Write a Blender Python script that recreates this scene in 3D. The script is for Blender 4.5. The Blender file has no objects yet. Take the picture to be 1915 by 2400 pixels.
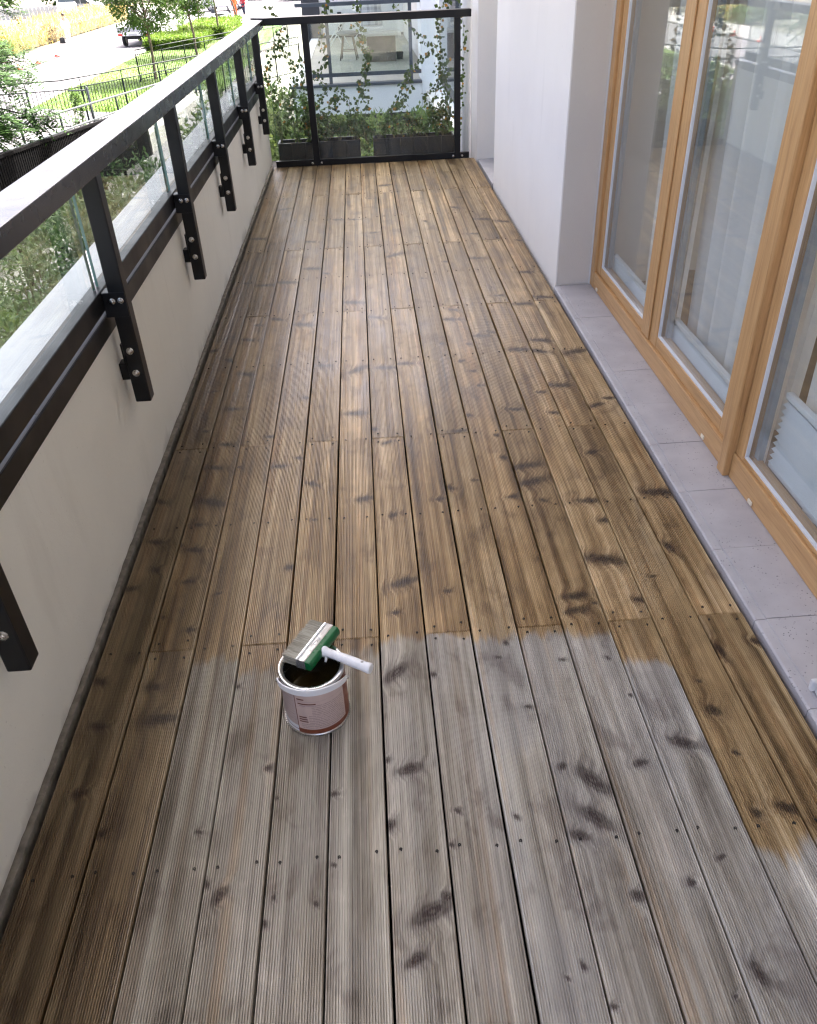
import bpy, math, random
from mathutils import Vector, Matrix
R = math.radians
SC = bpy.context.scene
COL = SC.collection

# ------------------------------------------------------------------ camera
cam_d = bpy.data.cameras.new("camera")
cam = bpy.data.objects.new("camera", cam_d); COL.objects.link(cam)
cam_d.sensor_fit = 'HORIZONTAL'; cam_d.sensor_width = 36.0
cam_d.lens = 36.0 * 1870.97 / 1915.0
cam_d.clip_start = 0.02; cam_d.clip_end = 3000
_p, _y, _r = 0.615145, 0.0326706, -0.0442085
_f = Vector((math.sin(_y)*math.cos(_p), math.cos(_y)*math.cos(_p), -math.sin(_p)))
_rt = Vector((math.cos(_y), -math.sin(_y), 0)); _up = _rt.cross(_f)
_rr = math.cos(_r)*_rt + math.sin(_r)*_up; _uu = -math.sin(_r)*_rt + math.cos(_r)*_up
cam.matrix_world = Matrix(((_rr.x, _uu.x, -_f.x, 0.79208), (_rr.y, _uu.y, -_f.y, 0.0),
                           (_rr.z, _uu.z, -_f.z, 1.52474), (0, 0, 0, 1)))
SC.camera = cam

# ------------------------------------------------------------------ light
SUN_EL, SUN_AZ = R(56), R(38)            # azimuth measured from +Y towards +X
world = bpy.data.worlds.new("World"); SC.world = world; world.use_nodes = True
_nt = world.node_tree; _nt.nodes.clear()
_sky = _nt.nodes.new('ShaderNodeTexSky'); _sky.sky_type = 'NISHITA'; _sky.sun_disc = False
_sky.sun_elevation = SUN_EL; _sky.sun_rotation = SUN_AZ
_sky.air_density = 0.32; _sky.dust_density = 8.0; _sky.ozone_density = 0.0
_bg = _nt.nodes.new('ShaderNodeBackground'); _bg.inputs[1].default_value = 0.15
_wo = _nt.nodes.new('ShaderNodeOutputWorld')
_nt.links.new(_sky.outputs[0], _bg.inputs[0]); _nt.links.new(_bg.outputs[0], _wo.inputs[0])
sun_d = bpy.data.lights.new("sun", 'SUN'); sun_d.energy = 2.0; sun_d.angle = R(0.53); sun_d.color = (1.0, 0.95, 0.88)
sun = bpy.data.objects.new("sun", sun_d); COL.objects.link(sun)
_sv = Vector((math.sin(SUN_AZ)*math.cos(SUN_EL), math.cos(SUN_AZ)*math.cos(SUN_EL), math.sin(SUN_EL)))
sun.rotation_euler = _sv.to_track_quat('Z', 'Y').to_euler()
VS = SC.view_settings
VS.view_transform = 'Standard'; VS.look = 'None'; VS.gamma = 1.0; VS.use_curve_mapping = False
VS.exposure = 3.45
SC.cycles.max_bounces = 8; SC.cycles.diffuse_bounces = 4; SC.cycles.glossy_bounces = 4
SC.cycles.transparent_max_bounces = 24; SC.cycles.transmission_bounces = 6
SC.cycles.use_denoising = True
SC.cycles.filter_width = 1.3
SC.cycles.sample_clamp_indirect = 8
SC.cycles.adaptive_threshold = 0.015

# ------------------------------------------------------------------ helpers
class MB:
    def __init__(s): s.v = []; s.f = []; s.smooth = []
    def quad(s, pts, sm=False):
        b = len(s.v); s.v += [tuple(p) for p in pts]; s.f.append(tuple(range(b, b+len(pts)))); s.smooth.append(sm)
    def box(s, x0, x1, y0, y1, z0, z1):
        b = len(s.v)
        s.v += [(x, y, z) for z in (z0, z1) for y in (y0, y1) for x in (x0, x1)]
        for q in ((0,2,3,1),(4,5,7,6),(0,1,5,4),(2,6,7,3),(0,4,6,2),(1,3,7,5)):
            s.f.append(tuple(b+i for i in q)); s.smooth.append(False)
        return s
    def hexa(s, p):      # 8 points ordered like box
        b = len(s.v); s.v += [tuple(q) for q in p]
        for q in ((0,2,3,1),(4,5,7,6),(0,1,5,4),(2,6,7,3),(0,4,6,2),(1,3,7,5)):
            s.f.append(tuple(b+i for i in q)); s.smooth.append(False)
        return s
    def tube(s, path, rad, n=8, cap=True):
        path = [Vector(p) for p in path]; rs = rad if isinstance(rad, (list, tuple)) else [rad]*len(path)
        b = len(s.v); prev = None
        for i, p in enumerate(path):
            t = (path[min(i+1, len(path)-1)] - path[max(i-1, 0)]).normalized()
            if prev is None:
                a = Vector((0,0,1)) if abs(t.z) < .9 else Vector((1,0,0))
                u = t.cross(a).normalized()
            else:
                u = (prev - t*prev.dot(t)).normalized()
            prev = u; w = t.cross(u)
            for k in range(n):
                an = 2*math.pi*k/n
                s.v.append(tuple(p + (u*math.cos(an) + w*math.sin(an))*rs[i]))
        for i in range(len(path)-1):
            for k in range(n):
                k2 = (k+1) % n
                s.f.append((b+i*n+k, b+i*n+k2, b+(i+1)*n+k2, b+(i+1)*n+k)); s.smooth.append(True)
        if cap:
            s.f.append(tuple(b+k for k in range(n))[::-1]); s.smooth.append(False)
            e = b+(len(path)-1)*n; s.f.append(tuple(e+k for k in range(n))); s.smooth.append(False)
        return s
    def lathe(s, prof, n=48, c=(0,0,0), a0=0.0, a1=2*math.pi):
        full = abs(a1-a0-2*math.pi) < 1e-6
        m = n if full else n+1; b = len(s.v)
        for (r, z) in prof:
            for k in range(m):
                an = a0+(a1-a0)*k/n
                s.v.append((c[0]+r*math.cos(an), c[1]+r*math.sin(an), c[2]+z))
        for i in range(len(prof)-1):
            for k in range(n):
                k2 = (k+1) % m
                s.f.append((b+i*m+k, b+i*m+k2, b+(i+1)*m+k2, b+(i+1)*m+k)); s.smooth.append(True)
        return s
    def extrude(s, poly, axis, a, b_):   # poly of 2D points, extruded along axis 'x' 'y' or 'z'
        def mk(p, t):
            return {'x': (t, p[0], p[1]), 'y': (p[0], t, p[1]), 'z': (p[0], p[1], t)}[axis]
        b = len(s.v); n = len(poly)
        s.v += [mk(p, a) for p in poly] + [mk(p, b_) for p in poly]
        for k in range(n):
            k2 = (k+1) % n; s.f.append((b+k, b+k2, b+n+k2, b+n+k)); s.smooth.append(False)
        s.f.append(tuple(range(b+n-1, b-1, -1))); s.smooth.append(False)
        s.f.append(tuple(range(b+n, b+2*n))); s.smooth.append(False)
        return s
    def mesh(s, name, mat):
        me = bpy.data.meshes.new(name); me.from_pydata(s.v, [], s.f)
        me.polygons.foreach_set('use_smooth', s.smooth)
        for m in (mat if isinstance(mat, (list, tuple)) else [mat]): me.materials.append(m)
        me.update()
        return me
    def build(s, name, mat, parent=None, loc=None, rot=None, bevel=0, seg=2):
        o = bpy.data.objects.new(name, s.mesh(name, mat)); COL.objects.link(o)
        if parent is not None: o.parent = parent
        if loc: o.location = loc
        if rot: o.rotation_euler = rot
        if bevel:
            m = o.modifiers.new('bevel', 'BEVEL'); m.width = bevel; m.segments = seg; m.limit_method = 'ANGLE'
            m.harden_normals = False
        return o
def tag(o, label=None, cat=None, group=None, kind=None):
    if label: o['label'] = label
    if cat: o['category'] = cat
    if group: o['group'] = group
    if kind: o['kind'] = kind
    return o
def thing(name, label=None, cat=None, loc=(0,0,0), rz=0, group=None, kind=None):
    o = bpy.data.objects.new(name, None); COL.objects.link(o)
    o.location = loc; o.rotation_euler = (0, 0, rz); o.empty_display_size = .1
    return tag(o, label, cat, group, kind)
def box(name, mat, parent, *b, bevel=0):
    return MB().box(*b).build(name, mat, parent, bevel=bevel)
def copy_tree(o, parent=None):
    c = o.copy(); COL.objects.link(c); c.parent = parent
    for ch in list(o.children): copy_tree(ch, c)
    return c

# ------------------------------------------------------------------ materials
class NT:
    def __init__(s, name):
        s.m = bpy.data.materials.new(name); s.m.use_nodes = True
        s.t = s.m.node_tree; s.t.nodes.clear()
        s.out = s.t.nodes.new('ShaderNodeOutputMaterial')
    def n(s, typ, **kw):
        nd = s.t.nodes.new(typ)
        for k, v in kw.items(): setattr(nd, k, v)
        return nd
    def set(s, sock, v):
        if isinstance(v, bpy.types.NodeSocket): s.t.links.new(v, sock)
        elif v is not None: sock.default_value = v
    def math(s, op, a, b=None, c=None, clamp=False):
        nd = s.n('ShaderNodeMath', operation=op, use_clamp=clamp)
        s.set(nd.inputs[0], a); s.set(nd.inputs[1], b)
        if c is not None: s.set(nd.inputs[2], c)
        return nd.outputs[0]
    def vmath(s, op, a, b=None, out=0):
        nd = s.n('ShaderNodeVectorMath', operation=op)
        s.set(nd.inputs[0], a)
        if b is not None:
            if op == 'SCALE': s.set(nd.inputs[3], b)
            else: s.set(nd.inputs[1], b)
        return nd.outputs['Value'] if op in ('DOT_PRODUCT', 'LENGTH', 'DISTANCE') else nd.outputs[0]
    def maprange(s, v, a, b, c=0.0, d=1.0, smooth=True):
        nd = s.n('ShaderNodeMapRange', interpolation_type='SMOOTHSTEP' if smooth else 'LINEAR')
        for i, x in enumerate((v, a, b, c, d)): s.set(nd.inputs[i], x)
        return nd.outputs[0]
    def noise(s, vec, scale, detail=3, rough=.55, dist=0.0, out=0):
        nd = s.n('ShaderNodeTexNoise'); s.set(nd.inputs['Vector'], vec)
        nd.inputs['Scale'].default_value = scale; nd.inputs['Detail'].default_value = detail
        nd.inputs['Roughness'].default_value = rough; nd.inputs['Distortion'].default_value = dist
        return nd.outputs[out]
    def ramp(s, fac, stops):
        nd = s.n('ShaderNodeValToRGB'); cr = nd.color_ramp
        while len(cr.elements) < len(stops): cr.elements.new(.5)
        for e, (p, c) in zip(cr.elements, stops): e.position = p; e.color = (*c, 1)
        s.set(nd.inputs[0], fac); return nd.outputs[0]
    def mix(s, fac, a, b, blend='MIX'):
        nd = s.n('ShaderNodeMix', data_type='RGBA', blend_type=blend)
        s.set(nd.inputs[0], fac)
        for i, v in ((6, a), (7, b)):
            s.set(nd.inputs[i], (*v, 1) if isinstance(v, tuple) and len(v) == 3 else v)
        return nd.outputs[2]
    def coord(s, k='Object'): return s.n('ShaderNodeTexCoord').outputs[k]
    def pos(s): return s.n('ShaderNodeNewGeometry').outputs['Position']
    def scale(s, v, sc): return s.vmath('MULTIPLY', v, sc)
    def bump(s, h, strength=.3, dist=.01):
        nd = s.n('ShaderNodeBump'); s.set(nd.inputs['Height'], h)
        nd.inputs['Strength'].default_value = strength; nd.inputs['Distance'].default_value = dist
        return nd.outputs[0]
    def pbsdf(s, col, rough=.6, metal=0.0, normal=None, spec=None, trans=None, coat=None):
        b = s.n('ShaderNodeBsdfPrincipled')
        s.set(b.inputs['Base Color'], (*col, 1) if isinstance(col, tuple) and len(col) == 3 else col)
        s.set(b.inputs['Roughness'], rough); s.set(b.inputs['Metallic'], metal)
        if spec is not None: s.set(b.inputs['Specular IOR Level'], spec)
        if normal is not None: s.set(b.inputs['Normal'], normal)
        if coat is not None: s.set(b.inputs['Coat Weight'], coat)
        return b.outputs[0]
    def done(s, sh): s.t.links.new(sh, s.out.inputs[0]); return s.m
def simple(name, col, rough=.6, metal=0.0, var=.12, scale=6.0, bump=0.0, bscale=60.0, spec=None, stretch=(1,1,1)):
    n = NT(name); co = n.scale(n.pos() if stretch == (1,1,1) else n.coord(), stretch)
    f = n.noise(co, scale, 4)
    c = n.mix(n.maprange(f, .3, .7), tuple(x*(1-var) for x in col), tuple(min(1, x*(1+var)) for x in col))
    nm = n.bump(n.noise(co, bscale, 3), bump, .004) if bump else None
    rg = n.maprange(n.noise(co, scale*2.3, 3), .3, .7, max(.02, rough-.06), min(1, rough+.06))
    return n.done(n.pbsdf(c, rg, metal, nm, spec))

# --- decking: weathered grey-brown pine, the oiled part browner and glossier (limits and knots are properties of each board)
def deck_material(seed, tone, grey, knots, oil):
    # oil: None = dry, True = oiled all over, number = oiled beyond that length along the board; (value, amount)
    n = NT('ribbed_pine_decking'); co = n.coord('Object')
    v = n.vmath('ADD', n.vmath('MULTIPLY', co, (1, 1, 0)), (seed*3.13, seed*7.7, seed))
    g1 = None; core = halo = None
    if knots:
        w1 = n.n('ShaderNodeTexNoise'); n.set(w1.inputs['Vector'], n.scale(v, (1, .55, 1))); w1.inputs['Scale'].default_value = 34; w1.inputs['Detail'].default_value = 4; w1.inputs['Roughness'].default_value = .65
        pk = n.vmath('ADD', co, n.vmath('MULTIPLY', n.vmath('SUBTRACT', w1.outputs['Color'], (.5, .5, .5)), (.017, .026, 0)))
        for (kx, ky, dx, dy) in knots:
            L = math.hypot(dx, dy); ux, uy = (dx/L, dy/L) if L > 1e-5 else (1.0, 0.0)
            a = L*1.0+.0046; b = (L*.30+.0050) if L > .014 else a*.72
            if L < .02: th = (seed*7.3+kx*91+ky*13) % 1.2-.6; ux, uy = ux*math.cos(th)-uy*math.sin(th), ux*math.sin(th)+uy*math.cos(th)
            A = n.math('ADD', n.vmath('DOT_PRODUCT', pk, (ux/a, uy/a, 0)), -(kx*ux+ky*uy)/a)
            B = n.math('ADD', n.vmath('DOT_PRODUCT', pk, (-uy/b, ux/b, 0)), (kx*uy-ky*ux)/b)
            d = n.math('ADD', n.math('MULTIPLY', A, A), n.math('MULTIPLY', B, B))
            g1 = d if g1 is None else n.math('MINIMUM', g1, d)
        rad = n.math('SQRT', g1); ring = n.maprange(n.math('SINE', n.math('ADD', n.math('MULTIPLY', rad, 11.0), n.math('MULTIPLY', w1.outputs[0], 9.0))), -1.0, .6, .72, 1.0)
        core = n.math('MULTIPLY', n.maprange(rad, 1.55, .45), ring); halo = n.maprange(rad, 3.0, .7)
    if knots:
        cb = n.n('ShaderNodeCombineXYZ'); n.set(cb.inputs[0], n.math('MULTIPLY', halo, .015)); vg = n.vmath('ADD', v, cb.outputs[0])
    else: vg = v
    ga = n.noise(n.scale(vg, (80, 1.2, 1)), 1, 4, .62, .5)
    gb_ = n.noise(n.scale(vg, (26, .45, 1)), 1, 2, .5, .5)
    gc = n.noise(n.scale(v, (9, 2.3, 1)), 1, 4, .62)
    f = n.math('ADD', n.math('ADD', n.math('MULTIPLY', ga, .38), n.math('MULTIPLY', gb_, .34)), n.math('MULTIPLY', gc, .28))
    sgc = n.maprange(gc, .55, .74); gw = n.maprange(n.noise(n.scale(vg, (21, .38, 3)), 1, 3, .55, .3), .54, .70)
    def dry():
        c = n.ramp(f, [(.34, (.155, .132, .102)), (.45, (.345, .312, .258)), (.53, (.51, .475, .405)), (.64, (.72, .69, .60))])
        c = n.mix(n.math('MULTIPLY', n.maprange(gc, .40, .60), .55*grey), c, n.mix(.55, c, (.30, .305, .32)))
        return c, (.20, .175, .16), (.055, .036, .031)
    def oiled():
        c = n.ramp(f, [(.34, (.070, .037, .014)), (.44, (.225, .140, .059)), (.525, (.42, .295, .146)), (.64, (.70, .555, .34))])
        return c, (.105, .058, .03), (.030, .014, .009)
    om = None
    if oil is None: base, st, kc = dry()
    elif oil[0] is True and oil[1] > .99: base, st, kc = oiled()
    else:
        d, ds, dk = dry(); o, os_, ok = oiled()
        if oil[0] is True: om = oil[1]
        else:
            sp = n.n('ShaderNodeSeparateXYZ'); n.set(sp.inputs[0], co)
            e1 = n.math('ADD', n.math('MULTIPLY', n.math('SUBTRACT', n.noise(n.scale(v, (70, 3, 1)), 1, 3, .7), .5), .07), n.math('MULTIPLY', n.math('SUBTRACT', n.noise(n.scale(v, (13, 4, 1)), 1, 2), .5), .13))
            om = n.math('MULTIPLY', n.maprange(n.math('ADD', sp.outputs[1], e1), oil[0]-.016, oil[0]+.018), oil[1])
        base = n.mix(om, d, o); st = n.mix(om, ds, os_); kc = n.mix(om, dk, ok)
    bl = n.noise(n.scale(v, (13, 7, 1)), 1, 3, .6, .4)
    c = n.mix(n.math('MULTIPLY', sgc, .42), base, st)
    c = n.mix(n.maprange(bl, .46, .32), c, n.mix(1.0, c, (.70, .67, .66), 'MULTIPLY'))
    c = n.mix(n.maprange(bl, .52, .68), c, n.mix(1.0, c, (1.18, 1.18, 1.19), 'MULTIPLY'))
    c = n.mix(n.math('MULTIPLY', gw, .42), c, n.mix(1.0, c, (.92, .66, .42), 'MULTIPLY'))
    if knots:
        c = n.mix(n.math('MULTIPLY', halo, n.maprange(ga, .62, .38, .18, .62)), c, st)
        c = n.mix(n.math('MULTIPLY', core, .92), c, kc)
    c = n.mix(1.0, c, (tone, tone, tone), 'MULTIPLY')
    if oil is None: rg, ct = .68, 0.0
    elif om is None or oil[0] is True: rg, ct = n.maprange(gc, .35, .65, .30, .46), .35*(1 if om is None else om)
    else: rg, ct = n.math('SUBTRACT', .68, n.math('MULTIPLY', om, .30)), n.math('MULTIPLY', om, .30)
    sh = n.n('ShaderNodeBsdfPrincipled')
    n.set(sh.inputs['Base Color'], c); n.set(sh.inputs['Roughness'], rg); n.set(sh.inputs['Coat Weight'], ct); sh.inputs['Coat Roughness'].default_value = .22
    sh.inputs['Specular IOR Level'].default_value = .45
    return n.done(sh.outputs[0])
MAT = {}
def plaster(name, col, dirt=.10, base_dirt=0.0, grain=.5):
    n = NT(name); p = n.pos()
    f = n.noise(p, 1.3, 5, .6); f2 = n.noise(n.scale(p, (3, 3, .7)), 2.2, 4, .6)
    c = n.mix(n.maprange(f, .3, .75), tuple(x*(1-dirt) for x in col), col)
    c = n.mix(n.math('MULTIPLY', n.maprange(f2, .56, .78), dirt*1.6), c, (.30, .28, .24))
    # small specks
    sp = n.maprange(n.noise(p, 95, 2, .5), .72, .80)
    c = n.mix(n.math('MULTIPLY', sp, .25), c, (.16, .15, .13))
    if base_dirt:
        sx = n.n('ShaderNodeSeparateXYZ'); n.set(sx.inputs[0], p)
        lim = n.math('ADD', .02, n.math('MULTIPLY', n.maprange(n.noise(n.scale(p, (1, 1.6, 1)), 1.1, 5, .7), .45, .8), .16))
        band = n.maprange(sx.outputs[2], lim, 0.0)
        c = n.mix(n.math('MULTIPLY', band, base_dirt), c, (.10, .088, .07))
        run = n.maprange(n.noise(n.scale(p, (1, 26, 1.2)), 1, 4, .6), .60, .80)
        top = n.maprange(sx.outputs[2], .15, .6)
        c = n.mix(n.math('MULTIPLY', n.math('MULTIPLY', run, top), .22), c, (.20, .17, .13))
    h = n.math('ADD', n.noise(p, 170, 3, .6), n.math('MULTIPLY', n.noise(p, 30, 3), .8))
    return n.done(n.pbsdf(c, .88, 0, n.bump(h, grain, .0016), .25))
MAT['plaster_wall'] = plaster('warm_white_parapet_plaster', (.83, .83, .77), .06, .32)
MAT['plaster'] = plaster('white_facade_plaster', (.88, .845, .785), .05, 0, .7)
MAT['plaster_reveal'] = plaster('cream_reveal_plaster', (.70, .66, .60), .05, 0, .75)
MAT['plaster_far'] = plaster('bright_white_plaster', (.93, .93, .92), .03)
MAT['metal'] = simple('anthracite_powder_coat', (.007, .008, .010), .40, 0, .12, 3, spec=.35)
MAT['metal_rail'] = simple('anthracite_handrail_coat', (.012, .0118, .0125), .26, 0, .02, 3, spec=.42)
MAT['steel'] = simple('stainless_bolt', (.62, .61, .59), .28, 1.0, .1, 30)
MAT['tin'] = simple('tinned_steel', (.70, .71, .72), .22, 1.0, .08, 20)
MAT['coping'] = simple('pale_grey_coping_stone', (.38, .395, .42), .40, 0, .07, 2.5, .08, 120)
MAT['grout'] = simple('grey_mortar', (.24, .22, .19), .9, 0, .25, 30, .6, 90)
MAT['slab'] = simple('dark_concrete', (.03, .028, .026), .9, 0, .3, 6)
MAT['concrete'] = simple('pale_concrete', (.36, .35, .33), .85, 0, .12, 3, .3, 60)
def tile_mat():
    n = NT('speckled_lilac_grey_tile'); p = n.pos()
    c = n.mix(n.maprange(n.noise(p, 7, 4), .3, .7), (.44, .42, .425), (.515, .495, .495))
    vo = n.n('ShaderNodeTexVoronoi', feature='F1'); n.set(vo.inputs['Vector'], p); vo.inputs['Scale'].default_value = 120
    big = n.maprange(n.noise(p, 11, 3), .38, .62)
    sp = n.math('MULTIPLY', n.maprange(vo.outputs['Distance'], .30, .12), n.maprange(n.n('ShaderNodeSeparateColor').outputs[0] if False else n.noise(p, 75, 1), .50, .60))
    c = n.mix(n.math('MULTIPLY', n.math('MULTIPLY', sp, big), .95), c, (.035, .035, .045))
    return n.done(n.pbsdf(c, .55, 0, n.bump(n.noise(p, 300, 2), .15, .001), .4))
MAT['tile'] = tile_mat()
def oak(name, stretch):
    n = NT(name); co = n.scale(n.pos(), stretch)
    g = n.noise(co, 1, 4, .6, .8); g2 = n.noise(n.scale(co, (4, 4, 4)), 1, 3, .6)
    f = n.math('ADD', n.math('MULTIPLY', g, .6), n.math('MULTIPLY', g2, .4))
    c = n.ramp(f, [(.30, (.33, .165, .060)), (.45, (.50, .285, .115)), (.60, (.58, .345, .150)), (.75, (.64, .40, .185))])
    dk = n.maprange(n.noise(n.scale(co, (.6, .6, .6)), 1, 2), .70, .80)
    c = n.mix(n.math('MULTIPLY', dk, .5), c, (.20, .085, .022))
    return n.done(n.pbsdf(c, .42, 0, n.bump(g2, .12, .0006), .45))
MAT['oak_v'] = oak('golden_oak_foil_upright', (60, 60, 2.2))
MAT['oak_h'] = oak('golden_oak_foil_level', (60, 2.2, 60))
MAT['pvc'] = simple('white_pvc', (.72, .73, .73), .35, 0, .03, 4)
MAT['alu'] = simple('grey_aluminium_track', (.36, .38, .39), .38, .3, .06, 6)
MAT['cream'] = simple('cream_plastic_cap', (.76, .68, .52), .4, 0, .03, 6)
def glass(name, tint, base=.045, extra=1.0):
    n = NT(name)
    lw = n.n('ShaderNodeLayerWeight'); lw.inputs[0].default_value = .5
    fr = n.math('ADD', base, n.math('MULTIPLY', n.math('POWER', lw.outputs['Facing'], 4.2), (1-base)*extra), clamp=True)
    tr = n.n('ShaderNodeBsdfTransparent'); tr.inputs[0].default_value = (*tint, 1)
    gl = n.n('ShaderNodeBsdfGlossy'); gl.inputs['Roughness'].default_value = .012
    mx = n.n('ShaderNodeMixShader'); n.set(mx.inputs[0], fr)
    n.t.links.new(tr.outputs[0], mx.inputs[1]); n.t.links.new(gl.outputs[0], mx.inputs[2])
    return n.done(mx.outputs[0])
MAT['glass'] = glass('clear_balustrade_glass', (.90, .945, .93), .055)
MAT['glass_edge'] = simple('green_glass_edge', (.10, .20, .17), .2, 0, .05, 6)
MAT['glass_window'] = glass('window_glass', (.96, .985, .98), .06)
def cloth(name, col, transl=.5, alpha=0.0):
    n = NT(name); p = n.pos()
    f = n.noise(n.scale(p, (1, 1, .4)), 5, 3)
    c = n.mix(n.maprange(f, .3, .7), tuple(x*.93 for x in col), col)
    d = n.n('ShaderNodeBsdfDiffuse'); n.set(d.inputs[0], c)
    t = n.n('ShaderNodeBsdfTranslucent'); n.set(t.inputs[0], c)
    m = n.n('ShaderNodeMixShader'); m.inputs[0].default_value = transl
    n.t.links.new(d.outputs[0], m.inputs[1]); n.t.links.new(t.outputs[0], m.inputs[2])
    sh = m.outputs[0]
    if alpha:
        tr = n.n('ShaderNodeBsdfTransparent'); m2 = n.n('ShaderNodeMixShader'); m2.inputs[0].default_value = alpha
        n.t.links.new(sh, m2.inputs[1]); n.t.links.new(tr.outputs[0], m2.inputs[2]); sh = m2.outputs[0]
    return n.done(sh)
MAT['sheer'] = cloth('white_sheer_voile', (.95, .95, .94), .42, .03)
MAT['blind'] = cloth('white_pleated_blind_fabric', (.84, .86, .87), .25)
MAT['room_wall'] = simple('grey_beige_room_paint', (.78, .75, .69), .8, 0, .04, 2)
MAT['room_floor'] = simple('room_parquet', (.26, .18, .11), .45, 0, .2, 5)
def leaf(name, c1, c2, c3=None, p3=.06, transl=.35):
    n = NT(name); g = n.n('ShaderNodeNewGeometry'); r = g.outputs['Random Per Island']
    oi = n.n('ShaderNodeObjectInfo').outputs['Random']
    c = n.mix(n.math('FRACT', n.math('MULTIPLY', r, 7.31)), c1, c2)
    if c3: c = n.mix(n.math('LESS_THAN', r, p3), c, c3)
    hs = n.n('ShaderNodeHueSaturation'); n.set(hs.inputs['Value'], n.math('ADD', .82, n.math('MULTIPLY', oi, .36))); n.set(hs.inputs['Color'], c)
    c = hs.outputs[0]
    b = n.pbsdf(c, .55, 0, None, .2)
    t = n.n('ShaderNodeBsdfTranslucent'); n.set(t.inputs[0], n.mix(.5, c, n.mix(1.0, c, (1.0, 1.0, .35), 'MULTIPLY')))
    m = n.n('ShaderNodeMixShader'); m.inputs[0].default_value = transl
    n.t.links.new(b, m.inputs[1]); n.t.links.new(t.outputs[0], m.inputs[2])
    return n.done(m.outputs[0])
MAT['leaf_tree'] = leaf('street_tree_leaves', (.04, .088, .018), (.085, .15, .03))
MAT['leaf_left'] = leaf('rowan_leaves', (.026, .082, .016), (.065, .14, .026))
MAT['leaf_shrub'] = leaf('shrub_leaves', (.06, .12, .035), (.14, .22, .07))
MAT['leaf_bed'] = leaf('bed_leaves', (.035, .085, .030), (.095, .155, .058))
MAT['leaf_bed_pale'] = leaf('pale_bed_leaves', (.065, .12, .045), (.14, .20, .08))
MAT['leaf_pale'] = leaf('pale_shrub_leaves', (.14, .22, .07), (.26, .34, .14))
MAT['leaf_ivy'] = leaf('ivy_leaves', (.05, .085, .028), (.11, .16, .05), (.42, .22, .04), .07, .2)
MAT['leaf_hedge'] = leaf('privet_hedge_leaves', (.075, .14, .018), (.14, .22, .032))
MAT['leaf_straw'] = leaf('straw_coloured_grass', (.30, .22, .085), (.42, .32, .14))
MAT['leaf_brown'] = leaf('purple_brown_leaves', (.10, .075, .06), (.16, .12, .09))
MAT['bark'] = simple('grey_brown_bark', (.10, .075, .055), .9, 0, .3, 12, .5, 40)
MAT['stem'] = simple('green_brown_stem', (.13, .12, .06), .8, 0, .3, 30)
MAT['soil'] = simple('dark_soil', (.035, .028, .02), .95, 0, .4, 6, .6, 12)
MAT['asphalt'] = simple('pale_worn_asphalt', (.085, .082, .092), .85, 0, .14, .5, .3, 20)
MAT['paver'] = simple('light_concrete_pavers', (.105, .102, .112), .85, 0, .16, .8, .3, 8)
MAT['kerb'] = simple('grey_kerb_stone', (.045, .045, .048), .85, 0, .2, 2)
MAT['ground'] = simple('pale_open_ground', (.12, .115, .09), .95, 0, .2, .08)
MAT['lawn_base'] = simple('mown_lawn_ground', (.062, .115, .018), .95, 0, .35, .35, .6, 12)
MAT['fence'] = simple('dark_green_fence_paint', (.009, .016, .016), .55, 0, .15, 4, spec=.15)
MAT['galv'] = simple('galvanised_tube', (.055, .066, .072), .55, 0, .12, 6, spec=.2)
MAT['slat'] = simple('black_stained_timber', (.0035, .0035, .004), .8, 0, .3, 8, spec=.05)
MAT['white_paint'] = simple('white_vehicle_paint', (.78, .78, .77), .3, 0, .03, 2)
MAT['grey_panel'] = simple('grey_aluminium_dropside', (.40, .40, .41), .5, .2, .08, 4)
MAT['car_grey'] = simple('silver_car_paint', (.30, .31, .33), .3, .4, .04, 2)
MAT['dark_glass'] = simple('tinted_vehicle_glass', (.02, .03, .04), .08, 0, .1, 2)
MAT['rubber'] = simple('black_rubber', (.015, .015, .016), .75, 0, .2, 9)
MAT['red'] = simple('red_plastic', (.55, .045, .025), .45, 0, .1, 6)
MAT['orange'] = simple('orange_vest_cloth', (.65, .12, .02), .7, 0, .1, 6)
MAT['red_cloth'] = simple('red_coat_cloth', (.42, .035, .045), .8, 0, .15, 6)
MAT['navy_cloth'] = simple('navy_trouser_cloth', (.02, .025, .05), .85, 0, .15, 6)
MAT['white_cloth'] = simple('off_white_cloth', (.72, .69, .64), .8, 0, .08, 6)
MAT['skin'] = simple('skin', (.50, .30, .21), .55, 0, .06, 8)
MAT['dark_hair'] = simple('brown_hair', (.04, .025, .018), .6, 0, .2, 20)
MAT['black_bag'] = simple('black_nylon_bag', (.018, .018, .02), .6, 0, .2, 8)
MAT['yellow'] = simple('yellow_vehicle_paint', (.65, .58, .04), .35, 0, .05, 4)
MAT['planter'] = simple('dark_slate_planter_panel', (.020, .023, .030), .5, 0, .15, 5, .1, 80)
MAT['n_floor'] = simple('beige_terrace_tile', (.47, .44, .38), .7, 0, .06, 2)
MAT['n_block'] = simple('brown_concrete_block', (.20, .155, .13), .8, 0, .15, 3, .2, 40)
MAT['n_top'] = simple('pale_grey_table_top', (.48, .48, .46), .5, 0, .06, 4)
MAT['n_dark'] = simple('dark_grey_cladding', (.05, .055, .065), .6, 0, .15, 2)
MAT['n_rail'] = simple('slate_blue_rail_paint', (.06, .075, .095), .45, 0, .1, 3)
MAT['felt'] = simple('grey_felt', (.24, .25, .26), .95, 0, .12, 12)
MAT['white_metal'] = simple('white_painted_tube', (.80, .80, .80), .4, 0, .04, 3)

# ================================================================== STRUCTURE
rnd = random.Random(7)
GZ = -3.0
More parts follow.
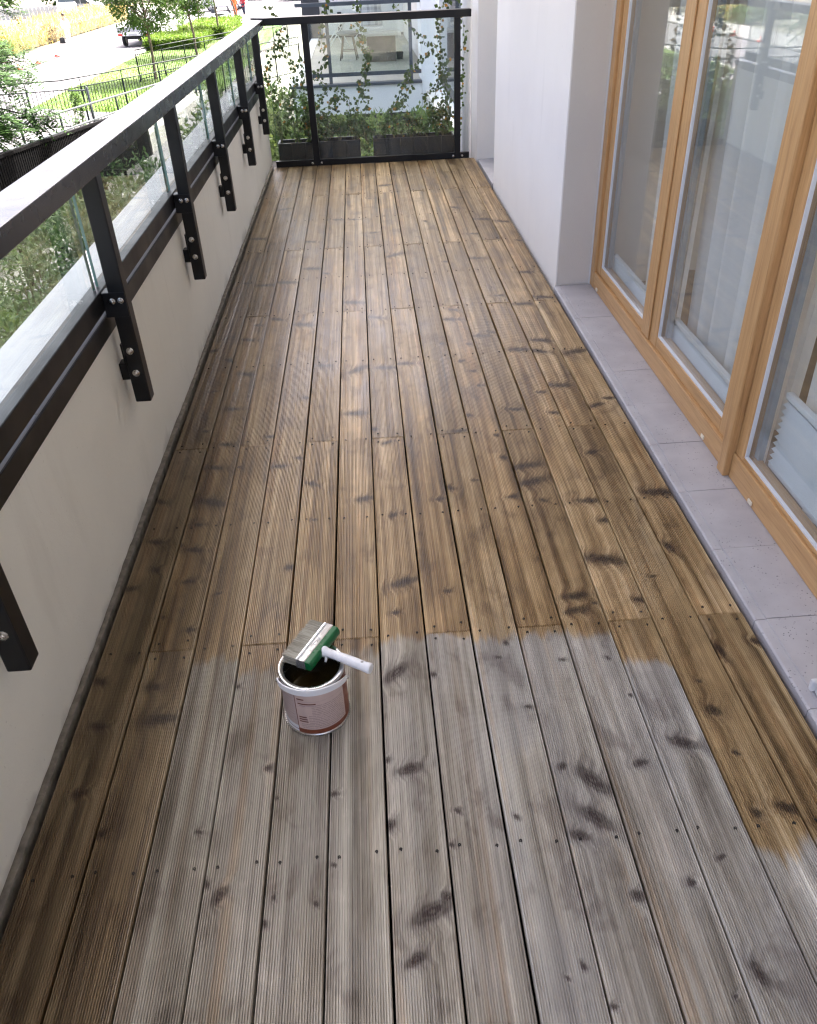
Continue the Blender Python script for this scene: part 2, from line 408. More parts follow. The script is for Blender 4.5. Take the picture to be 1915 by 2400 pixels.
# ---- deck
P = .125; BW = .120; NR = 24
deck = thing('deck', 'ribbed timber balcony deck, partly oiled brown and partly dry grey', None, kind='structure')
JE = [-1.5, .25, 2.662, 5.08, 7.475]; JO = [-1.5, -.83, 1.582, 3.99, 6.42, 7.475]
OIL = [(-9, .80), (-9, .84), (1.535, 1), (1.49, .95), (1.52, 1), (1.535, .95), (1.555, 1), (1.56, 1), (1.54, 1), (1.54, 1), (1.532, 1), (1.42, 1), (.885, 1), (.87, 1)]
DRYTONE = [.58, .58, .68, .84, .96, .92, 1.03, 1.02, .98, .98, 1.0, .99, 1.0, 1.0]  # board tone per row; left rows also take the lower-left vignette in their colour
FARTONE = [.55, .58, .64, .74, .86, .90, .96, .98, .98, 1.0, 1.02, 1.04, 1.08, 1.04]  # far tone per row; parapet shade on the left boards is put into their colour
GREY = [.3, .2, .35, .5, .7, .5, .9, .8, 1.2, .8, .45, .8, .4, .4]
KN = "0,-46,2315,18,-11 0,-44,1854,10,-6 0,-42,3581,13,-2 0,-40,1485,11,-4 0,-16,2081,21,-4 0,-10,5370,52,-9 0,-4,1334,16,-1 0,1,1144,14,-2 0,12,1940,11,-1 0,19,4510,20,-4 0,20,3144,7,-1 0,34,2797,8,-1 0,58,3458,30,-15 1,-60,2054,5,-1 1,-53,1716,2,-2 1,-51,1037,4,1 1,-21,1453,12,1 1,-17,3691,30,-8 1,-17,2162,10,-3 1,-16,2517,28,-6 1,-10,2028,22,-4 1,-7,6076,37,16 1,-3,1870,16,-2 1,-2,2972,19,-3 1,3,4457,44,0 1,4,2683,20,-4 1,9,2290,46,-19 1,11,3872,17,-2 1,15,1346,39,1 1,21,3300,37,-12 1,38,1658,9,-2 2,-51,2508,2,-1 2,-27,1805,5,-1 2,-18,3936,32,-13 2,-3,4488,60,-10 2,35,1025,3,0 2,43,2724,12,-4 3,-58,906,1,-4 3,-55,1434,3,0 3,-31,5244,34,-10 3,-30,2498,27,2 3,-27,881,18,7 3,-3,3843,58,-17 3,2,4708,52,-8 3,45,1177,5,0 3,45,2549,14,1 3,46,3032,12,-4 3,47,1906,11,2 4,-58,815,2,-3 4,-54,1097,1,0 4,-43,868,1,-1 4,-39,4609,21,-11 4,-28,2368,19,-11 4,-15,3345,36,-5 4,-13,2149,4,0 4,16,5723,36,-7 4,41,849,2,-1 5,-51,1094,6,-1 5,-49,929,2,0 5,0,4116,57,-14 5,3,2872,48,-1 5,6,5714,30,-6 5,16,3284,42,33 5,31,2255,26,6 6,-56,1007,2,11 6,-55,1176,1,-5 6,-49,2731,11,4 6,-22,1447,25,27 6,-18,727,18,9 6,-14,1675,7,2 6,-12,3886,37,-14 6,-6,6266,13,-8 6,-6,1148,26,7 6,-2,2625,18,5 6,1,2149,11,4 6,12,5374,23,6 6,14,3285,44,-6 6,18,815,36,17 6,18,1804,37,14 6,51,843,10,0 7,-56,953,2,0 7,-52,1432,4,0 7,-34,1033,3,0 7,-22,3316,36,-4 7,-2,4877,49,34 7,-1,6650,55,16 7,15,1752,7,-1 7,36,2226,15,-2 8,-49,2287,9,-4 8,-36,1007,2,-1 8,-4,1473,4,-1 8,-1,675,1,0 8,15,4436,9,-2 8,24,1524,4,0 8,26,2681,21,3 8,34,3514,8,-2 8,34,694,2,-1 8,42,2327,5,0 8,43,1304,3,0 9,-52,624,2,0 9,-43,2796,11,-4 9,-38,1126,8,-1 9,-34,950,19,-4 9,-18,3309,12,-2 9,-16,3804,40,-6 9,-14,5582,11,-7 9,6,992,28,-28 9,10,3928,20,-12 9,17,3200,11,-2 9,22,1084,26,-32 9,29,2210,15,-1 9,30,3056,8,-4 9,34,1453,4,-1 9,36,3488,8,-2 9,38,2628,5,-4 9,43,2463,9,-4 9,44,4702,10,-2 10,-26,3579,36,-1 10,-14,1633,28,7 10,-14,2399,48,7 10,-10,2296,46,16 10,0,1694,34,4 10,2,2177,11,0 10,16,1118,14,-1 10,18,2827,26,-4 10,30,1450,3,0 10,32,835,4,-1 10,38,3614,16,-2 10,38,624,1,0 10,46,1656,2,-2 10,49,1317,3,0 11,-36,5890,29,-18 11,-29,656,7,-19 11,-17,4734,41,-7 11,-14,881,4,1 11,-2,1847,56,-17 11,4,1166,28,-13 11,5,3396,51,-7 11,22,2961,17,1 11,24,2160,34,-3 11,25,4097,25,-1 11,30,5226,28,-6 11,37,6158,25,-6 11,40,2776,20,-6 11,49,1660,11,-1 11,50,2047,14,0 12,-30,3365,34,-16 12,-28,976,2,-8 12,-18,1346,3,-1 12,-15,1253,7,-12 12,-10,1128,4,-1 12,-10,1756,4,1 12,-10,3014,42,-6 12,-7,2464,19,8 12,-6,3960,48,-5 12,2,3486,45,-14 12,6,5554,52,-10 12,42,978,14,-13 13,-54,1450,5,18 13,-43,1890,9,-22 13,-25,2821,27,11 13,-22,4442,34,-6 13,-1,5477,39,-18 13,-1,4040,37,-10 13,12,3342,51,12 13,22,2183,52,-6 13,35,2875,21,-3 13,46,5035,19,-13 13,51,1472,9,-1"
knots = [tuple(int(a) for a in t.split(',')) for t in KN.split()]
_prof = []
pit = BW/NR
_rr = random.Random(3)
for i in range(NR):
    x = -BW/2 + i*pit; d = _rr.uniform(.0036, .0048); t0 = _rr.uniform(-.0005, 0); sh = _rr.uniform(-.04, .04)
    _prof += [(x, -d), (x+(.20+sh)*pit, -d+.0002), (x+(.26+sh)*pit, t0-.0007), (x+(.34+sh)*pit, t0), (x+(.64+sh)*pit, t0), (x+(.71+sh)*pit, t0-.0007), (x+(.77+sh)*pit, -d+.0002)]
_prof[0] = (-BW/2+.0004, -.0046)
_prof.append((BW/2-.0004, -.0046)); _prof += [(BW/2, -.006), (BW/2, -.026), (-BW/2, -.026), (-BW/2, -.006)]
screws = MB()
JOIST = [-.9, -.25, .25, .945, 1.582, 2.15, 2.662, 3.378, 3.99, 4.53, 5.08, 5.75, 6.42, 7.0]
for row in range(14):
    J = JE if row % 2 == 0 else JO
    for bi in range(len(J)-1):
        y0, y1 = J[bi]+.0021, J[bi+1]-.0021
        xc = row*P + P/2 + rnd.uniform(-.0007, .0007)
        L = y1-y0; mb = MB()
        bow = rnd.uniform(-.0012, .0012)
        # three spans so a board can bow a hair
        n = len(_prof); ys = [0, L*.33, L*.67, L]
        for yy, dx in zip(ys, (0, bow, bow*.8, 0)):
            mb.v += [(px+dx, yy, pz) for px, pz in _prof]
        for s in range(3):
            for k in range(n):
                k2 = (k+1) % n
                mb.f.append((s*n+k, s*n+k2, (s+1)*n+k2, (s+1)*n+k)); mb.smooth.append(False)
        mb.f.append(tuple(range(n-1, -1, -1))); mb.smooth.append(False)
        mb.f.append(tuple(range(3*n, 4*n))); mb.smooth.append(False)
        oy, oa = OIL[row]
        oil = (True, oa) if oy < y0-.2 else (None if oy > y1+.2 else (oy-y0, oa))
        if y0 > 1.5: oil = (True, 1.0)
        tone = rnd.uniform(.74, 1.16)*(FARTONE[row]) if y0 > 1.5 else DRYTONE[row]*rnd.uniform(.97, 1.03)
        kk = [(k[1]/1000, k[2]/1000-y0, k[3]/1000, k[4]/1000) for k in knots if k[0] == row and y0 <= k[2]/1000 < y1]
        if y0 < .2:
            for q in range(2): kk.append((rnd.uniform(-.05, .05), rnd.uniform(0, L*.7), rnd.uniform(.003, .012), rnd.uniform(-.01, .01)))
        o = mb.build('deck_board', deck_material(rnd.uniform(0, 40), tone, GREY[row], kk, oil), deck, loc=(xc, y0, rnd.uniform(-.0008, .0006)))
        for jy in JOIST:
            at = []
            if abs(jy-J[bi]) < .02: at.append(J[bi]+.030)
            elif abs(jy-J[bi+1]) < .02: at.append(J[bi+1]-.026)
            elif y0+.05 < jy < y1-.05: at.append(jy)
            for yy in at:
                for fx in (.20, .815):
                    cx = row*P + fx*P + rnd.uniform(-.002, .002); cy = yy + rnd.uniform(-.006, .006)
                    screws.lathe([(.0036, -.0030), (.0035, .0003), (.0028, .0008), (.0012, .0006), (.0004, -.0010)], 8, (cx, cy, 0))
scr = screws.build('screw_heads', simple('dark_screw_heads', (.03, .027, .025), .45, .6, .2, 60), deck); scr['kind'] = 'stuff'
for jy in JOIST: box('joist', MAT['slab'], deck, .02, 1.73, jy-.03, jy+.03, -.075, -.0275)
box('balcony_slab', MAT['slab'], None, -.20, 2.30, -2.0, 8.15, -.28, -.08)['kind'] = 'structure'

# ---- parapet wall on the left, with its coping
wall = thing('parapet_wall', 'low warm-white plastered parapet wall behind the dark glass railing', 'wall', (-.16, 3, 0))
def wrap(o, p):      # parent keeping world placement (parents are unrotated here)
    o.parent = p; o.location = Vector(o.location) - Vector(p.location); return o
wrap(box('masonry', MAT['concrete'], None, -.24, -.034, -2.0, 7.62, -3.1, .608), wall)
mb = MB(); N = 460; y0, y1 = -2.0, 7.56
for i in range(N+1):
    y = y0+(y1-y0)*i/N
    zb = .009 + .004*math.sin(y*3.1)+ .003*rnd.random() + .004*max(0, math.sin(y*11+2*math.sin(y*2.7)))
    mb.v += [(-.026, y, zb), (-.026, y, .20), (-.026, y, .40), (-.026, y, .590), (-.036, y, zb-.002)]
for i in range(N):
    a = i*5
    for k in range(3): mb.f.append((a+k, a+5+k, a+6+k, a+1+k)); mb.smooth.append(False)
    mb.f.append((a+4, a+9, a+5, a)); mb.smooth.append(False)
wrap(mb.build('plaster_coat', MAT['plaster_wall']), wall)
wrap(box('end_face', MAT['plaster_wall'], None, -.24, -.028, 7.562, 7.622, -.3, .60), wall)
wrap(box('base_fillet', MAT['grout'], None, -.040, -.016, -1.9, 7.55, -.075, .001), wall)
cy = -2.0
for y in (-.3, 1.75, 4.125, 6.4, 7.66):
    wrap(box('coping_slab', MAT['coping'], None, -.268, -.0270, cy+.002, y-.002, .611, .6435, bevel=.002), wall); cy = y

# ---- facade on the right: pier, reveal, recess, wall above and below windows
fac = thing('facade_wall', 'smooth white plastered house wall and pier beside the windows', 'wall', (2.1, 5, 0))
wrap(box('pier', MAT['plaster'], None, 1.775, 2.42, 4.176, 6.49, -.28, 2.858, bevel=.004), fac)
wrap(box('pier_reveal', MAT['plaster_reveal'], None, 1.782, 1.975, 4.1715, 4.1755, .012, 2.60), fac)
wrap(box('recess_back', MAT['plaster'], None, 1.96, 2.42, 6.492, 7.38, -.28, 2.858), fac)
wrap(box('recess_return', MAT['plaster'], None, 1.758, 2.42, 7.385, 7.80, -.28, 2.858, bevel=.006), fac)
wrap(box('wall_beyond', MAT['plaster_far'], None, 1.98, 2.42, 7.803, 13.85, -3.1, 12.0), fac)
mb = MB(); mb.lathe([(.052, -3.0), (.052, 2.6)], 20, (1.725, 7.86, 0)); mb.lathe([(.057, .30), (.057, .36)], 20, (1.725, 7.86, 0))
wrap(mb.build('downpipe', MAT['plaster_far']), fac)
wrap(box('wall_over_windows', MAT['plaster'], None, 1.95, 2.42, -2.0, 4.17, 2.38, 2.857), fac)
wrap(box('wall_behind', MAT['plaster'], None, 1.95, 2.42, -6.0, -.62, -.28, 2.858), fac)
wrap(box('wall_below', MAT['plaster'], None, 1.80, 2.42, -6.0, 13.8, -3.1, -.282), fac)
wrap(box('upper_storeys', MAT['plaster'], None, 1.90, 9.0, -6.0, 13.84, 3.052, 12.0), fac)  # unseen storeys, height raised to throw more shade on the shrub bed
box('ceiling', MAT['plaster'], None, -.02, 9.0, -3.5, 7.9, 2.86, 3.05)['kind'] = 'structure'
# ---- tiled threshold
thr = thing('tiled_threshold', 'strip of speckled lilac-grey tiles under the windows', None, kind='structure')
box('mortar_bed', MAT['grout'], thr, 1.770, 2.05, -2.0, 4.17, -.079, -.004)
ty = 4.168
for y in (3.70, 3.415, 3.09, 2.785, 2.475, 2.162, 1.85, 1.54, 1.23, .92, .61, .30, -.05):
    mb = MB(); z1 = .0095+rnd.uniform(-.0008, .0008)
    mb.extrude([(1.766, -.03), (1.766, .002), (1.771, .0065), (1.795, .0072), (1.7962, .006), (1.7975, z1), (1.972, z1), (1.972, -.003), (1.768, -.003)][:8], 'y', y+.0012, ty-.0012)
    mb.build('floor_tile', MAT['tile'], thr); ty = y
rec = tag(box('recess_floor', MAT['tile'], None, 1.768, 1.958, 6.50, 7.38, -.07, .004), kind='structure')

# ---- room behind the windows
room = thing('room', None, None, kind='structure')
box('room_floor', MAT['room_floor'], room, 2.06, 6.0, -2.0, 4.6, -.2, .005)
for b in ((-2.0, .4, .0, 2.858), (3.4, 4.6, .0, 2.858), (.402, 3.398, .0, .7), (.402, 3.398, 2.3, 2.858)):  # unseen opening added in this wall so daylight brightens the curtains from behind
    box('room_back_wall', MAT['room_wall'], room, 6.0, 6.2, b[0], b[1], b[2]+.006, b[3])
box('room_side_wall', MAT['room_wall'], room, 2.425, 6.0, 4.30, 4.6, .006, 2.858)
box('room_end_wall', MAT['room_wall'], room, 2.425, 6.0, -2.2, -2.0, .006, 2.858)

# ================================================================== SIDE RAILING
rail = thing('side_railing', 'anthracite metal and glass railing running along the low white parapet', 'railing', (.025, 3, .35))
def rp(o): return wrap(o, rail)
mb = MB(); mb.extrude([(-.058, -2.0), (.055, -2.0), (.055, 7.46), (-.058, 7.573)], 'z', 1.044, 1.097)
rp(mb.build('handrail', MAT['metal_rail'], bevel=.003))
POSTS = [0.02, 1.21, 2.40, 3.575, 4.715, 5.875, 6.995]
def bolt_mesh(r, h, axis='y'):
    mb = MB()
    pr = [(0, h), (r*.55, h), (r*.9, h*.75), (r, h*.35), (r*1.05, 0)]
    mb.lathe([(r*1.55, 0), (r*1.55, h*.25), (r*1.05, h*.3)], 14); mb.lathe(pr[::-1], 14); mb.lathe([(0, h*1.02), (r*.4, h*1.02)], 6)
    mb.v = [(x, -z, y) for x, y, z in mb.v]
    return mb
bm_big = bolt_mesh(.0075, .007).mesh('bolt', MAT['steel']); bm_small = bolt_mesh(.006, .007).mesh('bolt', MAT['steel'])
for py in POSTS:
    post = rp(MB().box(0, .050, py-.025, py+.025, .350, 1.0435).build('post', MAT['metal'], bevel=.004))
    MB().box(-.0195, .0495, py-.030, py-.0255, .640, .716).build('clamp_plate', MAT['metal'], post, bevel=.0015)
    MB().box(-.0195, -.0005, py-.0250, py+.020, .640, .716).build('clamp_spacer', MAT['metal'], post)
    MB().box(-.0255, -.0005, py-.020, py+.020, .428, .483).build('wall_bracket', MAT['metal'], post, bevel=.0015)
    MB().box(-.006, -.0004, py-.021, py+.021, .4832, .548).build('shim', MAT['metal'], post)
    for (bx, bz, me, oy) in ((.009, .690, bm_small, -.030), (.034, .691, bm_small, -.030), (.022, .527, bm_big, -.025), (.024, .452, bm_big, -.025)):
        b = bpy.data.objects.new('bolt', me); COL.objects.link(b); b.parent = post; b.location = (bx, py+oy, bz)
rp(box('glazing_rail', MAT['metal'], None, -.064, -.020, -2.0, 7.46, .660, .720, bevel=.003))
rp(box('edge_flashing', MAT['metal'], None, -.0262, -.0195, -2.0, 7.46, .588, .6445, bevel=.0015))
for a, b in zip(POSTS, POSTS[1:]+[7.50]):
    y0, y1 = a+.022, b-.016
    g = rp(box('glass_pane', MAT['glass'], None, -.0445, -.0365, y0, y1, .715, 1.046))
    for ye in (y1, y0-.0025): MB().box(-.0444, -.0366, ye, ye+.0025, .721, 1.043).build('pane_edge', MAT['glass_edge'], g)
# ================================================================== END RAILING
er = thing('end_railing', 'short anthracite railing with glass panels closing the far end of the deck', 'railing', (.88, 7.5, 0))
def ep(o): return wrap(o, er)
mb = MB(); mb.extrude([(.0555, 7.461), (1.714, 7.461), (1.714, 7.574), (-.0575, 7.574)], 'z', 1.044+.012, 1.097+.012)
ep(mb.build('top_rail', MAT['metal'], bevel=.003))
for x0, x1 in ((.348, .402), (1.578, 1.630)):
    po = ep(MB().box(x0, x1, 7.478, 7.525, -.004, 1.0555).build('post', MAT['metal'], bevel=.003))
    for bx in (x0-.012, x1+.014):
        b = bpy.data.objects.new('bolt', bm_small); COL.objects.link(b); b.parent = po; b.location = (bx, 7.4775, .020)
ep(box('bottom_rail', MAT['metal'], None, .020, 1.706, 7.482, 7.520, -.003, .046, bevel=.002))
for x0, x1 in ((.050, .352), (.398, 1.580)):
    g = ep(box('glass_pane', MAT['glass'], None, x0, x1, 7.496, 7.504, .040, 1.057))
    for xe in (x0-.0025, x1): MB().box(xe, xe+.0025, 7.4962, 7.5038, .047, 1.055).build('pane_edge', MAT['glass_edge'], g)

# ================================================================== WINDOWS
win = thing('balcony_window', 'golden-oak framed balcony windows standing on the lilac-grey tiles', 'window', (1.98, 2.2, .0))
def wp(o): return wrap(o, win)
H = 2.376
wp(box('frame_sill', MAT['oak_h'], None, 1.960, 2.035, 2.293, 4.10, .0105, .096, bevel=.004))
wp(box('frame_sill', MAT['oak_h'], None, 1.962, 2.035, -.6, 2.2345, .0105, .104, bevel=.004))
wp(box('frame_jamb', MAT['oak_v'], None, 1.959, 2.036, 4.102, 4.1705, .0105, H, bevel=.004))
wp(box('frame_mullion', MAT['oak_v'], None, 1.942, 2.036, 2.236, 2.291, .0100, H, bevel=.005))
wp(box('frame_head', MAT['oak_h'], None, 1.960, 2.035, -.6, 4.10, 2.30, H, bevel=.004))
wp(box('jamb_seal', MAT['pvc'], None, 1.952, 1.9585, 4.1625, 4.1712, .0102, H))
def sash(ya, yb, zb, za, ws, xf, stile_l, stile_r):
    # ya > yb : far and near edges of the sash; glass inside
    s = wp(MB().box(xf, xf+.055, yb+stile_r, ya-stile_l, zb, za).build('sash_rail', MAT['oak_h'], bevel=.004))
    MB().box(xf-.0008, xf+.0558, ya-stile_l-.0004, ya, zb, 2.298).build('stile', MAT['oak_v'], s, bevel=.004)
    MB().box(xf-.0008, xf+.0558, yb, yb+stile_r+.0004, zb, 2.298).build('stile', MAT['oak_v'], s, bevel=.004)
    gy0, gy1 = yb+stile_r, ya-stile_l
    gk = MB(); t = .006
    gk.box(xf+.004, xf+.0155, gy0, gy0+t, za, 2.296); gk.box(xf+.004, xf+.0155, gy1-t, gy1, za, 2.296); gk.box(xf+.004, xf+.0155, gy0+t, gy1-t, za, za+t)
    gk.build('glazing_bead', MAT['pvc'], s)
    g = MB().box(xf+.016, xf+.022, gy0+t, gy1-t, za+t, 2.296).build('glass_pane', MAT['glass_window'], s)
    tr = MB(); tr.box(xf+.032, xf+.05, gy1-.034, gy1-t-.001, za+t+.001, 2.29); tr.box(xf+.032, xf+.05, gy0+t+.001, gy0+.030, za+t+.001, 2.29)
    tr.build('blind_track', MAT['alu'], s)
    return s, gy0, gy1
sash(4.100, 3.212, .0965, .139, 0, 1.974, .064, .095)
sash(3.206, 2.300, .0965, .146, 0, 1.974, .092, .092)
wp(box('cover_strip', MAT['oak_v'], None, 1.966, 1.9728, 3.196, 3.298, .100, 2.297, bevel=.003))
sash(2.234, 1.22, .1045, .118, 0, 1.970, .056, .09)
sash(1.215, .30, .1045, .118, 0, 1.970, .09, .09)
sash(.295, -.59, .1045, .118, 0, 1.970, .09, .09)
for y in (4.022, 2.476, 2.052):
    cap = MB().box(1.9555, 1.9615, y-.014, y+.014, .020, .036)
    wp(cap.build('drain_cap', MAT['cream'], bevel=.003))
# blinds and curtains
def pleated(y0, y1, z0, z1, x, label):
    n = max(2, int((z1-z0)/.013)); t = thing('pleated_blind', label, 'blind', (x, (y0+y1)/2, z0), group=None)
    mb = MB(); d = .024
    pts = [(x+(d if i % 2 else -d)*.5, z0+.02+(z1-z0-.04)*i/n) for i in range(n+1)]
    for i in range(n):
        mb.quad([(pts[i][0], y1, pts[i][1]), (pts[i][0], y0, pts[i][1]), (pts[i+1][0], y0, pts[i+1][1]), (pts[i+1][0], y1, pts[i+1][1])])
    wrap(mb.build('pleated_fabric', MAT['blind']), t)
    wrap(box('bottom_bar', MAT['pvc'], None, x-.010, x+.012, y0, y1, z0, z0+.018, bevel=.003), t)
    wrap(box('top_bar', MAT['pvc'], None, x-.010, x+.012, y0, y1, z1-.019, z1, bevel=.003), t)
pleated(3.315, 4.030, .112, .208, 2.040, 'white pleated blind folded down at the foot of the window next to the pier')
pleated(2.40, 3.108, .112, .232, 2.040, 'white pleated blind folded down between the two oak mullions')
pleated(1.32, 2.140, .106, .372, 2.046, 'white pleated blind raised knee-high with zigzag edge showing')
def curtain(y0, y1, x, amp, waves, label, mat, seed, z0=.03, lean=0):
    r = random.Random(seed); mb = MB(); n = waves*10; zs = [z0, .6, 1.2, 1.8, 2.4]
    ph = [r.uniform(0, 6.28) for _ in range(4)]
    for z in zs:
        for i in range(n+1):
            u = i/n; y = y0+(y1-y0)*u + lean*(z-1)*(u-.3)
            a = amp*(.6+.4*math.sin(u*5+ph[0]))
            xx = x + a*math.sin(u*waves*6.283+ph[1]+.5*math.sin(u*9+ph[2])) + .3*a*math.sin(u*waves*13+ph[3]+z*.3)
            mb.v.append((xx, y, z))
    for k in range(len(zs)-1):
        for i in range(n):
            a = k*(n+1)+i; mb.f.append((a, a+1, a+n+2, a+n+1)); mb.smooth.append(True)
    o = mb.build('sheer_curtain', mat); tag(o, label, 'curtain'); return o
curtain(3.24, 3.80, 2.12, .024, 6, 'gathered sheer white curtain hanging behind the narrow window next to the pier', MAT['sheer'], 3, lean=.06)
curtain(2.24, 3.16, 2.11, .032, 6, 'wide sheer white curtain hanging between the two oak mullions', MAT['sheer'], 5, lean=.10)
curtain(2.40, 3.3, 2.22, .04, 5, 'second layer of sheer curtain folded behind the wide one', MAT['sheer'], 8, lean=.08)
curtain(.10, 2.16, 2.12, .035, 10, 'long sheer white curtain behind the raised pleated blind', MAT['sheer'], 11, lean=.05)

# ================================================================== CAN OF OIL
CX, CY = .592, 1.335
can = thing('paint_can', 'open tin of wood oil with brown and pink label standing on the deck', 'paint can', (CX, CY, 0))
Rb = .0768; c0 = (0, 0, 0)
mb = MB(); mb.lathe([(.0, .004), (Rb-.006, .004), (Rb-.003, .0005), (Rb+.0015, .0005), (Rb+.0022, .003), (Rb+.0015, .006), (Rb, .0075), (Rb, .150), (Rb+.0016, .153), (Rb+.0022, .157), (Rb+.0012, .161), (Rb-.0006, .162), (Rb-.004, .1605), (Rb-.0085, .1600), (Rb-.0105, .1580), (Rb-.0108, .154), (Rb-.009, .1505), (Rb-.0045, .1500), (Rb-.0032, .146), (Rb-.0030, .02)], 72)
body = mb.build('tin_body', MAT['tin'], can)
bead = MB(); 
for k in range(72):
    a = 2*math.pi*k/72; bead.box(-.0012, .0012, -.001, .001, .0012, .0050)
    for i in range(8):
        x, y, z = bead.v[-8+i]; x += Rb+.0020; bead.v[-8+i] = (x*math.cos(a)-y*math.sin(a), x*math.sin(a)+y*math.cos(a), z)
bead.build('knurled_seam', MAT['tin'], body)
mb = MB(); mb.lathe([(0, .0), (Rb-.0034, .0)], 48, (0, 0, .112))
oilm = NT('brown_wood_oil'); oilsh = oilm.done(oilm.pbsdf((.022, .0145, .0035), .06, 0, None, .5))
mb.build('wood_oil', oilsh, can)
def patch(name, mat, a0, a1, z0, z1, off, parent, n=None):
    mb = MB(); n = n or max(2, int(abs(a1-a0)/4)); mb.lathe([(Rb+off, z0), (Rb+off, z1)], n, (0, 0, 0), R(a0), R(a1)); return mb.build(name, mat, parent)
brown = simple('russet_label_print', (.20, .055, .026), .38, 0, .05, 30)
pink = simple('pale_pink_label_print', (.56, .44, .41), .42, 0, .04, 30)
pink2 = simple('dusky_pink_label_print', (.47, .38, .37), .42, 0, .04, 30)
whitep = simple('white_label_print', (.70, .72, .78), .4, 0, .04, 30)
dbrown = simple('dark_brown_print', (.13, .03, .018), .45, 0, .05, 30)
greyp = simple('fine_grey_print', (.40, .31, .29), .5, 0, .15, 200)
lab = patch('label', brown, -122, 200, .0085, .1485, .0004, can)
patch('label_panel', pink, -120.5, -26, .0235, .1465, .0007, lab)
patch('label_panel', pink2, -175, -122, .030, .1475, .0007, lab)
patch('label_panel', whitep, -175, -122, .0085, .0298, .0007, lab)
patch('label_line', dbrown, -175, -122, .0165, .0185, .0010, lab)
patch('label_badge', whitep, -148, -124, .0215, .0285, .0012, lab)
patch('label_rule', dbrown, -121.6, -120.8, .01, .147, .0011, lab)
for (a0, a1, z) in ((-117, -104, .1255), (-116, -84, .1110), (-117, -103, .0655), (-117, -102, .0580), (-117, -101, .0505)):
    patch('label_heading', dbrown, a0, a1, z-.0019, z+.0019, .0011, lab)
for z in (.1225, .104): patch('label_rule', greyp, -119, -28, .1185 if z > .11 else .0995, .1191 if z > .11 else .1000, .0010, lab)
tx = MB(); r5 = random.Random(5)
z = .1035
while z > .026:
    a = -99 if .045 < z < .072 else (-92 if .072 < z < .100 else -114)
    while a < -30:
        w = r5.uniform(5, 16); e = min(a+w, -30)
        if e > a+.6: tx.lathe([(Rb+.0009, z), (Rb+.0009, z+.0028)], 4, (0, 0, 0), R(a), R(e))
        a = e+1.2
    z -= .0058
for q in range(11):
    z = .138-q*.0092; a = -170
    while a < -126:
        w = r5.uniform(6, 16); e = min(a+w, -126)
        if e > a+.6: tx.lathe([(Rb+.0010, z), (Rb+.0010, z+.0030)], 3, (0, 0, 0), R(a), R(e))
        a = e+1.2
t_ = tx.build('label_text', greyp, lab); t_['kind'] = 'stuff'
# white plastic bail lying against the front of the tin
hb = MB(); nb = 40
for i in range(nb+1):
    a = R(-172 + 160*i/nb); u = (i/nb-.5)*2; zc = .156 - .0015 - .024*abs(u)**2.6 + (.002 if abs(u) > .9 else 0)
    rr = Rb+.0045; w = .0088*(1-.35*abs(u)**6)
    for dr in (0, .003):
        hb.v += [((rr+dr)*math.cos(a), (rr+dr)*math.sin(a), zc-w), ((rr+dr)*math.cos(a), (rr+dr)*math.sin(a), zc+w)]
for i in range(nb):
    b = i*4
    for q in ((0, 1, 5, 4), (2, 6, 7, 3), (1, 3, 7, 5), (0, 4, 6, 2)): hb.f.append(tuple(b+j for j in q)); hb.smooth.append(False)
hb.f.append((0, 2, 3, 1)); hb.f.append((nb*4, nb*4+1, nb*4+3, nb*4+2)); hb.smooth += [False, False]
han = hb.build('bail_handle', simple('white_plastic_bail', (.78, .80, .84), .35, 0, .02, 20), can)
for a in (-172, -12):
    MB().tube([((Rb-.001)*math.cos(R(a)), (Rb-.001)*math.sin(R(a)), .131), ((Rb+.011)*math.cos(R(a)), (Rb+.011)*math.sin(R(a)), .131)], .0055, 12).build('lug', MAT['tin'], can)

# ================================================================== BRUSH  (local: x along handle, y across the head, z up)
bo = Vector((.587, 1.389, .1768)); e1 = Vector((.0665, .121, 0)).normalized(); e0 = Vector((e1.y, -e1.x, 0))
brush = thing('block_brush', 'wide block brush with green body, metal band and white handle lying across the open tin', 'brush', bo, math.atan2(e0.y, e0.x))
Wd, Tk = .0665, .0125
green = simple('green_plastic', (.003, .12, .032), .32, 0, .05, 10)
# bristle tips at x=-.031, ferrule 0.004..0.028, green .028...047
mb = MB(); r6 = random.Random(9)
nb = 120
for side in range(5):
    z = -Tk*.9 + side*Tk*1.8/4
    for i in range(nb):
        y = -Wd*.97 + 2*Wd*.97*i/(nb-1)
        tip = -.035 + r6.uniform(-.0022, .002); dz = r6.uniform(-.0012, .0012); dy = r6.uniform(-.0016, .0016); w = .0009
        mb.quad([(.006, y-w, z), (.006, y+w, z), (tip, y+w*.6+dy, z+dz), (tip, y-w*.6+dy, z+dz)])
mb.box(-.032, .006, -Wd*.965, Wd*.965, -Tk*.88, Tk*.88)
def bristle():
    n = NT('grey_beige_bristle'); co = n.coord()
    f = n.noise(n.scale(co, (30, 900, 300)), 1, 3); f2 = n.noise(n.scale(co, (14, 60, 40)), 1, 3)
    c = n.mix(n.maprange(n.math('ADD', n.math('MULTIPLY', f, .6), n.math('MULTIPLY', f2, .4)), .36, .62), (.20, .19, .15), (.43, .415, .35))
    return n.done(n.pbsdf(c, .7, 0, n.bump(f, .6, .001), .3))
mb.build('bristles', bristle(), brush)
mb = MB(); 
prof = [(.004, .0132), (.0075, .0138), (.0085, .0131), (.010, .0138), (.011, .0131), (.0125, .0138), (.0135, .0131), (.0255, .0131), (.0268, .0138), (.0285, .0132)]
